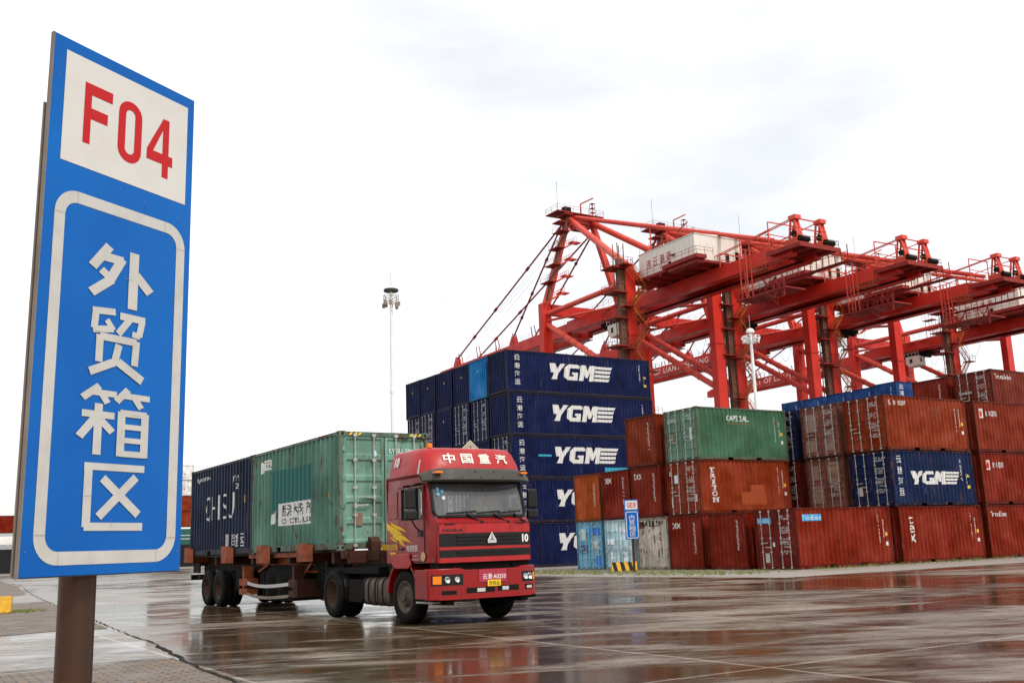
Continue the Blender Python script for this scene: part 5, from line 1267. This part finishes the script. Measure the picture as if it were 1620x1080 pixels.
# ---------------------------------------------------------------- ship-to-shore cranes
def rail(b, pts, h=1.1, r=.035, step=1.6):
    for p_, q_ in zip(pts, pts[1:]):
        p_, q_ = Vector(p_), Vector(q_); L = (q_ - p_).length; n = max(1, int(L / step))
        for i in range(n + 1):
            c = p_.lerp(q_, i / n); b.bar(c, c + Vector((0, 0, h)), r, r)
        for hh in (h, h * .55): b.bar(p_ + Vector((0, 0, hh)), q_ + Vector((0, 0, hh)), r, r)
def flight(b, p_, q_, w, ax):
    "stair flight between two points with stringers, treads and handrail"
    p_, q_ = Vector(p_), Vector(q_); ax = Vector(ax)
    for s in (0, 1):
        o = ax * w * s; b.bar(p_ + o, q_ + o, .05, .26); b.bar(p_ + o + Vector((0, 0, 1.0)), q_ + o + Vector((0, 0, 1.0)), .06, .06); b.bar(p_ + o + Vector((0, 0, .55)), q_ + o + Vector((0, 0, .55)), .04, .04)
        for i in range(4):
            c = p_.lerp(q_, i / 3) + o; b.bar(c, c + Vector((0, 0, 1.0)), .05, .05)
    n = 9
    for i in range(n):
        c = p_.lerp(q_, (i + .5) / n); b.bar(c, c + ax * w, .24, .03)
def crane(loc, label, i_):
    t = empty('gantry_crane', loc, label=label, cat='crane', group='red quay cranes in a row behind the stacks')
    C_, CD, CPI = M['crane'], M['crane_d'], M['crane_pipe']
    # legs (thing's own frame: x along the quay, y seaward from the landward face)
    for x0, x1, y0, y1, zt in ((0, 1.9, 0, 1.5, 45.2), (18.1, 20.0, 0, 1.4, 44.0), (0, 1.9, 24.5, 25.9, 44.2), (18.1, 20.0, 24.5, 25.9, 46.0)):
        b = MB(); b.box(x0, x1, y0, y1, 2.2, zt)
        b.box(x0 - .12, x1 + .12, y0 - .12, y1 + .12, 20, 20.3); b.box(x0 - .12, x1 + .12, y0 - .12, y1 + .12, 33.5, 33.75); b.build('leg', C_, t)
    for y0 in (0.1, 24.5):
        b = MB(); b.box(-1.2, 21.3, y0, y0 + 1.5, 1.3, 3.0); b.build('sill_beam', C_, t)
        for x in (-.5, 17.6):
            b = MB(); b.prism([(x, 1.3), (x + 3, 1.3), (x + 3.4, .5), (x - .4, .5)], 'y', y0 + .2, y0 + 1.3)
            for q in range(4): b.tube((x + .1 + q * .93, y0 + .3, .42), (x + .1 + q * .93, y0 + 1.2, .42), .4, 14)
            b.build('bogie', CD, t)
    b = MB(); b.box(2.2, 17.8, .3, 1.6, 42.2, 44.1); b.build('portal_beam', C_, t)
    b = MB(); b.box(2.1, 17.9, 24.6, 25.8, 42.2, 44.1); b.prism([(2.1, 44.1), (2.1, 42.6), (4.4, 44.1)], 'y', 24.5, 25.9); b.build('portal_beam', C_, t)
    for x in (.5, 18.3):
        b = MB(); b.box(x, x + 1.3, 1.9, 24.4, 13.5, 15.2); b.build('side_beam', C_, t)
        xc = x + .6
        b = MB(); b.tube((xc, 24.6, 40.2), (xc, 1.8, 26.6), .52, 12)
        for k in range(9):
            p_ = Vector((xc, 24.6, 40.2)).lerp(Vector((xc, 1.8, 26.6)), (k + 3) / 13); d = Vector((0, -22.8, -13.6)).normalized(); b.tube(p_ - d * .07, p_ + d * .07, .60, 12)
        b.build('diagonal_brace', CPI, t, smooth=40)
        b = MB(); b.tube((xc, 24.6, 42.2), (xc, 1.7, 42.5), .47, 12); b.build('top_brace', CPI, t, smooth=40)
        mx = 7.3 if x < 9 else 12.6
        b = MB(); b.path([(xc, 24.6, 41.0), (mx, 13.2, 41.6), (xc, 1.6, 40.6)], .24, 8); b.build('plan_brace', CPI, t, smooth=40)
    # main girder: two boxes, tapered at the back
    for xg in (7.0, 11.8):
        b = MB(); b.prism([(-28.2, 39.9), (27.2, 39.9), (27.2, 41.85), (-23.6, 41.85), (-26.2, 41.3), (-28.2, 40.6)], 'x', xg, xg + 1.3)
        b.box(xg - .12, xg + 1.42, -26.5, 27.2, 39.78, 39.9); g_ = b.build('girder', C_, t)
        b = MB(); b.box(xg + 1.3 if xg < 9 else xg - .25, xg + 1.55 if xg < 9 else xg, -26, 27, 40.0, 40.2); b.build('trolley_rail', M['dull_black'], g_)
        b = MB(); rail(b, [(xg + (.1 if xg < 9 else 1.2), -23.5, 42.0), (xg + (.1 if xg < 9 else 1.2), 24, 42.0)]); b.build('handrail', M['stair'], g_)
    for y in (-22, -12, -1, 9, 20):
        b = MB(); b.box(8.3, 11.8, y, y + .7, 41.0, 41.9); b.build('cross_tie', CD, t)
    # boom beyond the hinge
    for xg in (7.0, 11.8):
        b = MB(); b.prism([(27.4, 39.3), (80, 39.0), (80, 40.4), (78, 40.9), (27.4, 41.5)], 'x', xg + .05, xg + 1.2); b.box(xg - .1, xg + 1.35, 27.6, 80, 38.9, 39.02); bm_ = b.build('boom', C_, t)
        for y in (47, 71):
            c = MB(); c.prism([(y - 1.3, 41.2), (y + 1.5, 41.1), (y + .4, 43.0), (y - .3, 43.0)], 'x', xg + .25, xg + .95); c.build('stay_bracket', C_, bm_)
        for y in (38, 45, 52, 60, 68):
            c = MB(); c.bar((xg + .3, y, 41.1), (xg + .3, y + .9, 43.6), .14, .14); c.bar((xg + .3, y + 1.5, 41.1), (xg + .3, y + 2.0, 43.6), .14, .14); c.build('boom_post', CD, bm_)
        c = MB(); rail(c, [(xg + (.05 if xg < 9 else 1.2), 28, 41.4), (xg + (.05 if xg < 9 else 1.2), 78, 40.9)], 1.0, .03, 2.4); c.build('handrail', CD, bm_)
        if xg < 9: boomo = bm_
    for y in (30, 42, 54, 66, 78):
        b = MB(); b.box(8.2, 11.8, y, y + .6, 39.9, 40.7); b.build('cross_tie', CD, t)
    if i_ > 1: flat('lettering', shape_text('PORT OF LIANYUNGANG', -65.0, 39.45, 25.0, 1.25, bold=.012, spacing=1.12), (7.03, 0, 0), (0, -1, 0), (0, 0, 1), M['mark'], boomo, color=(.75, .68, .6))
    # A-frame
    for (xa, xb) in ((1.2, 6.9), (18.8, 12.6)):
        b = MB(); b.bar((xa, 25.3, 43.6), (xb, 25.3, 60.9), 1.15, 1.2, .9, .9); b.build('a_frame_leg', CPI, t)
    b = MB(); b.box(5.9, 13.6, 24.5, 26.1, 60.3, 61.8); b.prism([(7.2, 60.3), (12.4, 60.3), (11, 59.1), (8.2, 59.1)], 'y', 24.7, 25.9); hd = b.build('a_frame_head', CD, t)
    b = MB(); b.box(3.6, 14.2, 23.6, 27.6, 61.85, 62.05); rail(b, [(3.6, 23.6, 62.05), (14.2, 23.6, 62.05), (14.2, 27.6, 62.05), (3.6, 27.6, 62.05), (3.6, 23.6, 62.05)], 1.1, .04); b.box(3.6, 5.8, 23.2, 25.5, 59.7, 59.9); b.build('head_platform', CD, hd)
    b = MB(); b.path([(9.3, 24.2, 62.05), (9.3, 24.2, 64.1), (11.6, 23.2, 65.3)], .14, 6); b.build('davit', M['stair'], hd)
    b = MB(); b.box(5.9, 7.4, 24.6, 25.6, 62.05, 63.3); b.build('winch_box', M['dull_black'], hd)
    b = MB()
    for x, y in ((12, 24.3), (12.7, 24.3), (12, 25), (12.7, 25)): b.bar((x, y, 62.05), (x, y, 64.7), .07, .07)
    for z in (62.9, 63.8, 64.7): b.box(11.95, 12.75, 24.25, 25.05, z - .03, z + .03)
    b.build('light_frame', CD, hd)
    b = MB(); b.tube((4.6, 25, 62.0), (4.6, 25, 68.1), .03, 5); b.build('aerial', M['dull_black'], hd)
    for (xa, xb, zb) in ((7.2, 1.1, 45.3), (12.3, 18.9, 45.0)):
        b = MB(); b.tube((xa, 25.0, 61.0), (xb, 1.1, zb), .58, 14); b.build('backstay', CPI, t, smooth=40)
    for xa, xb in ((7.8, 8.3), (11.6, 11.7)):
        b = MB(); b.tube((xa, 25, 61.6), (xb, -24.0, 43.3), .36, 10); p1 = Vector((xa, 25, 61.6)).lerp(Vector((xb, -24.0, 43.3)), .45); b.tube(p1, (p1.x, p1.y, 47.5), .12, 6)
        b.build('tie_pipe', CPI, t, smooth=40)
    for xs in (7.6, 12.4):
        for yf, zf in ((71.2, 42.6), (47.2, 42.8)):
            p0 = Vector((xs + (-1.6 if xs < 9 else 1.2), 26.0, 60.0)); p1 = Vector((xs, yf, zf))
            b = MB(); b.tube(p0, p1, .17, 8)
            for q in ((.28, .30), (.58, .60), (.80, .82)): b.tube(p0.lerp(p1, q[0]), p0.lerp(p1, q[1]), .30, 8)
            b.build('forestay', CD, t, smooth=40)
    for xs in (8.6, 9.4, 10.6):
        b = MB(); b.tube((xs, 26, 61.1), (xs, 76, 41.5), .03, 4); b.build('hoist_rope', M['galv'], t)
    # stairs on the A-frame leg
    for k in range(5):
        z0 = 44.5 + k * 3.3; f0 = (z0 - 43.6) / 18.2; f1 = (z0 + 3.3 - 43.6) / 18.2; xa = 1.2 + 5.7 * f0; xb = 1.2 + 5.7 * f1
        b = MB(); flight(b, (xa - 1.0, 23.9 + (1.6 if k % 2 else 0), z0), (xb - 1.0 + .3, 23.9 + (0 if k % 2 else 1.6) - 1.2, z0 + 3.3), .8, (0, -1, 0)); b.build('stair_flight', M['stair_d'], t)
        b = MB(); b.box(xb - 2.3, xb - .5, 22.2, 25.2, z0 + 3.25, z0 + 3.4); rail(b, [(xb - 2.3, 22.2, z0 + 3.4), (xb - 2.3, 25.2, z0 + 3.4)], 1.0, .04); b.build('landing', CD, t)
        b = MB(); b.box(xb + .6, xb + 2.6, 23.0, 24.6, z0 + 1.6, z0 + 1.75); flight(b, (xa - .2, 23.6, z0 + .2), (xb + 1.4, 23.6, z0 + 1.7), .7, (0, -1, 0)); b.build('landing', CPI, t)
    # yellow stairs and dark lift shaft on the landward left leg
    b = MB()
    for xx, yy_ in ((-1.25, .2), (-.05, .2), (-1.25, 1.4), (-.05, 1.4)): b.bar((xx, yy_, 12), (xx, yy_, 48.5), .12, .12)
    for k in range(24):
        z = 12 + k * 1.5
        b.bar((-1.25, .2, z), (-.05, .2, z), .07, .07); b.bar((-1.25, .2, z), (-1.25, 1.4, z), .07, .07); b.bar((-1.25, .2, z), (-.05, .2, z + 1.5), .05, .05)
    sh_ = b.build('lift_shaft', M['stair_d'], t)
    b = MB(); b.box(-1.05, -.15, .35, 1.25, 12, 46); b.build('shaft_core', M['stair_d'], sh_)
    for k in range(9):
        z0 = 14 + k * 3.4; dd = k % 2
        b = MB(); flight(b, (.0 if dd else 3.0, -.55, z0), (3.0 if dd else .0, -.55, z0 + 3.4), .9, (0, -1, 0)); b.build('stair_flight', M['stair'], t)
        b = MB(); x0 = 2.6 if dd else -1.6; b.box(x0, x0 + 1.8, -1.7, .0, z0 + 3.35, z0 + 3.5); rail(b, [(x0, -1.7, z0 + 3.5), (x0 + 1.8, -1.7, z0 + 3.5)], 1.0, .05, .9); b.build('landing', CD, t)
    for z in (44.2, 40.2, 36.0, 31.5):
        b = MB(); b.box(-3.0, -.1, -.6, 2.6, z, z + .18); rail(b, [(-3.0, -.6, z + .18), (-3.0, 2.6, z + .18), (-.1, 2.6, z + .18)], 1.1, .045, 1.0); b.build('landing', CD, t)
    # machinery house on its tray
    b = MB(); b.box(2.2, 13.5, -14.0, .6, 42.25, 42.65); b.box(1.2, 3.2, -15.5, -7.5, 42.3, 42.9); b.box(1.6, 3.0, -15.0, -8.5, 41.7, 42.3)
    for y in (-12, -9, -6, -3): b.box(2.2, 7, y, y + .35, 41.85, 42.25)
    rail(b, [(1.9, -7.5, 42.9), (1.2, -7.5, 42.9), (1.2, -15.5, 42.9), (4.5, -15.5, 42.9)], 1.1, .045, 1.4); rail(b, [(2.3, .5, 42.65), (2.3, -7.5, 42.65)], 1.1, .045, 1.4); b.build('machinery_tray', CD, t)
    b = MB(); b.prism([(3.0, 42.7), (12.6, 42.7), (12.6, 46.8), (7.8, 47.15), (3.0, 46.8)], 'y', -13.2, .1)
    ho = b.build('machinery_house', M['house'], t)
    b = MB()
    for y in [-13.2 + i * 1.11 for i in range(13)]: b.box(2.975, 3.0, y, y + .035, 42.8, 46.8)
    for x in [3.0 + i * 1.2 for i in range(9)]: b.box(x, x + .035, -13.225, -13.2, 42.8, 46.8)
    b.box(2.9, 12.7, -13.3, -13.2, 46.78, 46.9); b.box(2.9, 3.0, -13.3, .2, 46.78, 46.9); b.build('panel_seam', M['house'], ho)
    b = MB(); rail(b, [(3.1, .0, 46.85), (3.1, -13.1, 46.85), (12.5, -13.1, 46.85)], .9, .035, 1.2); b.box(4, 5.2, -4, -2, 47.0, 47.8); b.box(5, 6, -6.5, -5.6, 47.0, 48.0); b.path([(4, -8.6, 47), (4, -8.6, 48.6), (4, -11, 49.4)], .08); b.build('roof_gear', CD, ho)
    b = MB(); b.box(9.2, 9.9, -13.24, -13.21, 43.0, 44.4); b.box(11.2, 12, -13.24, -13.21, 42.8, 44.8); b.box(2.6, 2.97, -8.8, -8.0, 44.6, 44.75); b.box(2.93, 2.97, -7.7, -7.0, 42.8, 43.9); b.build('vent', M['dull_black'], ho)
    for k, ch in enumerate('连云港港'):
        flat('lettering', shape_text(ch, 1.7 + k * 1.62, 43.95 + .05 * k, 1.25, 1.5, bold=.004), (2.965, .0, 0), (0, -1, 0), (0, 0, 1), M['mark'], ho, color=(.42, .03, .03))
    # backreach platform with the two rope towers
    b = MB(); b.box(6.2, 14.2, -30.7, -24.6, 40.6, 40.95); b.box(6.0, 6.2, -30.9, -24.6, 40.4, 41.0); b.box(6.2, 14.2, -30.9, -30.7, 40.4, 41.0)
    for x in (7.6, 10, 12.4): b.box(x, x + .25, -30.69, -25, 40.3, 40.599)
    pf = b.build('rear_platform', CD, t)
    b = MB(); rail(b, [(6.2, -24.8, 40.95), (6.2, -30.7, 40.95), (14.1, -30.7, 40.95), (14.1, -25, 40.95)], 1.1, .05, 1.1); b.build('handrail', M['stair'], pf)
    for xt in (7.3, 12.3):
        b = MB()
        for dx in (-.45, .45):
            b.bar((xt + dx, -30.2, 40.95), (xt + dx * .8, -29.4, 45.0), .22, .22); b.bar((xt + dx, -28.2, 40.95), (xt + dx * .8, -28.9, 45.0), .22, .22)
        for z, in ((42.2,), (43.5,)): b.bar((xt - .5, -29.8, z), (xt + .5, -29.8, z), .12, .12); b.bar((xt - .5, -28.5, z), (xt + .5, -28.5, z), .12, .12)
        for dx in (-.3, 0, .3): b.bar((xt + dx, -30.5, 41), (xt + dx * .5, -29.3, 44.8), .09, .14)
        b.box(xt - .6, xt + .6, -29.9, -28.6, 44.7, 45.3); b.box(xt - .9, xt + 1.0, -30.6, -28, 40.95, 41.9); b.build('rope_tower', CPI, pf)
        b = MB(); b.tube((xt - .7, -29.4, 42.6), (xt + .7, -29.4, 42.6), .45, 14); b.tube((xt - .9, -30.6, 41.6), (xt + .9, -30.6, 41.6), .4, 14); b.build('sheave', M['dull_black'], pf)
    b = MB(); b.bar((7.3, -29.2, 45.0), (12.3, -29.2, 45.0), .16, .16); b.bar((7.3, -29.2, 43.6), (12.3, -29.2, 43.6), .16, .16); b.bar((7.3, -28.8, 44.6), (12.3, -26.8, 42.4), .1, .1); b.build('tower_tie', CPI, pf)
    for y, h in ((-24.8, 4.0), (-19.0, 2.9), (-14.6, 2.0)):
        b = MB(); b.bar((6.6, y, 41.6), (6.6, y, 41.6 + h), .13, .13); b.bar((6.6, y, 41.6 + h), (11.6, y - .2, 41.6 + h), .15, .15); b.bar((11.6, y, 41.6), (11.6, y, 41.6 + h), .13, .13); b.bar((6.6, y, 41.6 + h * .55), (11.6, y - .2, 41.6 + h * .5), .1, .1); b.build('rope_gallows', CPI, t)
    for x in (6.9, 7.4, 11.9):
        b = MB(); b.bar((x, -29.0, 44.9), (x, -8.5, 43.2), .12, .12); b.build('rope_guide', CPI, t)
    # hanging service cages
    b = MB()
    for y in (-19.3, -20.6):
        for x in (6.0, 6.9): b.bar((x, y, 35.4), (x, y, 42.4), .13, .13)
    for k in range(8): b.bar((6.0, -19.3, 36 + k * .8), (6.0, -20.6, 36 + k * .8 + (.5 if k % 2 else -.3)), .06, .06)
    b.build('hanging_ladder', CPI, t)
    b = MB(); rail(b, [(6.0, -21.6, 38.9), (6.0, -24.3, 38.9), (7.2, -24.3, 38.9)], 1.3, .045, .6); b.box(6.0, 7.2, -24.3, -21.6, 38.8, 38.9); b.bar((6, -24.3, 38.9), (6, -24.3, 41), .07, .07); b.bar((6, -21.6, 38.9), (6, -21.6, 41), .07, .07); b.build('service_cage', M['stair'], t)
    b = MB(); b.box(5.4, 9.4, -28.2, -18.6, 35.1, 35.3); rail(b, [(5.4, -18.6, 35.3), (5.4, -28.2, 35.3)], 1.1, .06, 1.2)
    for y in (-26.2, -28.0): b.bar((5.4, y, 34.0), (5.4, y + .1, 36.8), .12, .12)
    for a, c in (((5.4, -26.2, 36.8), (5.4, -28.0, 34)), ((5.4, -28, 36.8), (5.4, -26.2, 34)), ((5.4, -26.2, 34), (5.4, -28, 34)), ((5.4, -24.5, 35.2), (5.4, -26.2, 34))): b.bar(a, c, .11, .11)
    b.build('hanging_platform', CD, t)
    # cable catwalk on the far side
    b = MB(); b.box(15.0, 16.1, -31.5, -14.5, 39.2, 39.35)
    for k in range(15):
        y = -31.3 + k * 1.15; b.bar((15.05, y, 39.3), (15.05, y, 41.1 if k % 3 else 41.6), .10, .10)
    b.bar((15.05, -31.4, 39.2), (15.05, -14.5, 39.2), .16, .3); b.bar((15.05, -31.4, 40.6), (15.05, -14.5, 40.6), .07, .07)
    for a, c in (((15.05, -14.5, 39.2), (15.05, -17.5, 35.8)), ((15.05, -17.5, 39.2), (15.05, -14.8, 35.8)), ((15.05, -14.8, 35.8), (15.05, -17.5, 35.8)), ((15.05, -14.6, 39.2), (15.05, -14.8, 35.8)), ((15.05, -17.5, 39.2), (15.05, -17.5, 35.8)), ((13.0, -16, 40.4), (15.05, -16, 39.2))): b.bar(a, c, .14, .14)
    b.build('cable_catwalk', CD, t)
    b = MB()
    for k in range(7):
        y0, y1 = 3.0 + k * 3.2, 6.2 + k * 3.2; dp = 2.6 + .5 * (k % 3)
        b.path([(13.6, y0 + (y1 - y0) * q / 10, 39.8 - dp * (1 - (2 * q / 10 - 1) ** 2)) for q in range(11)], .035, 4)
    b.build('festoon_cable', M['dull_black'], t)
    # trolley and operator's cab
    ty_ = (12.5, 9.0, 6.0, 14.0)[i_]
    b = MB(); b.box(8.0, 12.1, ty_ - 2.5, ty_ + 5.5, 39.0, 39.55)
    for q in range(5): b.box(8.2, 11.9, ty_ - 2 + q * 1.6, ty_ - 1.5 + q * 1.6, 38.5, 39.0)
    tro = b.build('trolley', M['dull_black'], t)
    b = MB(); b.prism([(ty_ - .4, 36.6), (ty_ + 2.2, 36.4), (ty_ + 2.9, 37.2), (ty_ + 2.9, 38.7), (ty_ - .4, 38.7)], 'x', 7.4, 9.6); cb_ = b.build('operator_cab', M['house'], tro, bevel=.08)
    b = MB(); b.box(7.37, 7.4, ty_ + 1.2, ty_ + 1.9, 37.2, 38.1); b.box(7.9, 8.5, ty_ - .43, ty_ - .4, 37.3, 38.1); b.build('cab_window', M['glassdark'], cb_)
    b = MB(); rail(b, [(7.3, ty_ - .6, 38.7), (7.3, ty_ + 2.9, 38.7)], 1.0, .05, .8); b.build('handrail', M['white'], cb_)
    for yy_ in (6.0, 13.8):
        b = MB()
        for x in (13.6, 14.8):
            for y in (yy_, yy_ + 1.6): b.bar((x, y, 42), (x, y, 47.5), .09, .09)
        b.box(13.3, 15.1, yy_ - .4, yy_ + 2.2, 45.0, 45.15); b.box(13.3, 15.1, yy_ - .4, yy_ + 2.2, 47.0, 47.15); rail(b, [(13.3, yy_ - .4, 47.15), (13.3, yy_ + 2.2, 47.15)], 1.0, .05, .8); b.build('inspection_tower', CD, t)
    return t
for i, (x, lb) in enumerate(((98.0, 'nearest red quay crane, its white machinery house lettered in Chinese and tall peak fully visible'), (120.6, 'red quay crane just right of the one with the white house, second in the row'), (143.9, 'third red quay crane in the row, rear rope towers near the right edge'), (179.2, 'farthest red quay crane, only its legs and girder showing at the right edge'))):
    crane((x, 124.5, 0), lb, i)

# ---------------------------------------------------------------- floodlight masts
def mast(loc, H, label, r=.24, kk=1.0, flood=True):
    t = empty('light_mast', loc, label=label, cat='light mast', group='tall white floodlight masts')
    b = MB(); b.tube((0, 0, 0), (0, 0, H * .62), r * 1.35, 16, r * 1.05); b.tube((0, 0, H * .62), (0, 0, H), r * 1.0, 16, r * .8); b.tube((0, 0, H * .615), (0, 0, H * .625), r * 1.25, 16); b.build('pole', M['white'], t, smooth=40)
    b = MB(); R_1 = (.9 if flood else 1.15) * kk
    for z, rr in ((H - .55, R_1), (H - .95, R_1 * .95), (H - 1.3, R_1 * .8)):
        pts_ = [(rr * math.cos(2 * PI * i / 20), rr * math.sin(2 * PI * i / 20), z) for i in range(21)]; b.path(pts_, .045 * kk, 6)
        for i in range(5):
            a = 2 * PI * i / 5; b.bar((0, 0, z), (rr * math.cos(a), rr * math.sin(a), z), .06 * kk, .06 * kk)
    b.build('lamp_ring', M['white'], t)
    b = MB(); q = 1 if flood else .62; b.lathe([(.0, .62), (.35 * q, .58), (.72 * q, .42), (.78 * q, .30)], (0, 0, H - .1), 'z', 20); b.build('cap', M['white'], t, smooth=50)
    b = MB(); b.lathe([(.74 * q, .32), (.86 * q, .2), (.82 * q, .02), (.55 * q, -.04), (0, -.04)], (0, 0, H - .1), 'z', 20); b.build('cap_rim', M['visor'] if flood else M['white'], t, smooth=50)
    n = 8 if flood else 12
    for i in range(n):
        a = 2 * PI * i / n + .3; x, y = R_1 * math.cos(a), R_1 * math.sin(a); zz = H - 1.45 - (.25 if i % 3 == 0 else 0) if flood else H - .75 - .4 * (i % 2)
        b = MB(); s_ = (.17 if flood else .11) * kk; b.box(x - s_, x + s_, y - s_ * .6, y + s_ * .6, zz - (.28 if flood else .16), zz + (.22 if flood else .14)); b.bar((x, y, zz), (x, y, H - .6), .05, .05); b.build('floodlight', M['edge'] if flood else M['white'], t, bevel=.03)
    b = MB(); b.tube((0, 0, H), (0, 0, H + 2.2), .03, 6); b.build('lightning_rod', M['galv'], t)
    return t
mast((46.9, 102.3, 0), 30.2, 'white floodlight mast standing alone against the sky left of the stacks', .20, .95)
mast((91.6, 91.8, 0), 26.9, 'white floodlight mast in front of the red crane legs above the green container', .21, .95, False)

# ---------------------------------------------------------------- moored ship
ship = empty('cargo_ship', (0, 168, 0), label='moored ship with a black hull and grey bulwark seen low behind the sign and trailer', cat='ship')
b = MB(); pl = [(-75, 3), (-60, -1), (60, -1), (70, 4), (60, 22), (-60, 24)]
n_ = len(pl); vs = [(x * .97, y if y > 0 else y + .6, -3.6) for x, y in pl] + [(x, y, 3.6) for x, y in pl]
b.add(vs, [tuple(range(n_)), tuple(range(n_, 2 * n_))] + [(i, (i + 1) % n_, n_ + (i + 1) % n_, n_ + i) for i in range(n_)]); b.build('hull', M['hull'], ship)
b = MB(); b.box(-58, 22, -.6, -.4, 3.6, 4.3); b.box(-50, 20, 1.5, 18, 3.6, 5.9); b.build('hatch_coaming', M['shipgrey'], ship)
b = MB(); b.box(24, 62, 1.5, 18, 3.6, 6.1); b.box(30, 31.2, .2, 1.4, 3.6, 6.0); b.build('hatch_coaming', M['shipgreen'], ship)
b = MB(); rail(b, [(-58, -.8, 4.3), (62, -.8, 3.7)], 1.2, .08, 2.2)
for x in range(-40, 20, 9): b.box(x, x + 2.2, .5, 1.4, 4.3, 5.5); b.bar((x + 4, .4, 4.2), (x + 6, .4, 5.8), .15, .15)
b.build('deck_railing', M['white'], ship)
b = MB(); b.box(2, 6, .2, 1.2, 4.4, 5.4); b.build('deck_box', M['shipgreen'], ship)
t = None
k = 0
for j, (x, lvn, mat_c) in enumerate([(-3.4 - 12.3 * q, 1, RED) for q in range(0, 5)][::-1] + []):
    container((x + 7.9, 170.2, 6.0), S40, ('panel', 'panel'), RED, .2, 'red container in the row on the ship deck, %s' % ['farthest left', 'second from the left', 'hidden middle one', 'next to last behind the sign edge', 'nearest the light gap behind the sign'][j], 'containers on the ship')
for lvk, (c, nm) in enumerate(((RED2, 'lower red'), (RED2, 'upper red'), ((.74, .73, .70), 'lower white'), ((.74, .73, .70), 'upper white'))):
    o = container((36.0, 170.0, 6.4 + lvk * 2.48), S20, ('panel', 'panel'), c, .1, '%s container of the ship deck stack seen between the sign and the navy container' % nm, 'containers on the ship', scale=(1, 1, .955))
    if lvk > 1: on_side(o, tinytype(3.3, .25, 1.6, .25, 1, rng), (.05, .1, .3), 'name_stencil'); on_side(o, shape_rects([(3.9, 1.2, 4.1, 1.4), (4.6, 1.0, 4.8, 1.2), (4.1, .7, 4.3, .85)]), (.25, .05, .03), 'marks')
    o.location.x = 36.25
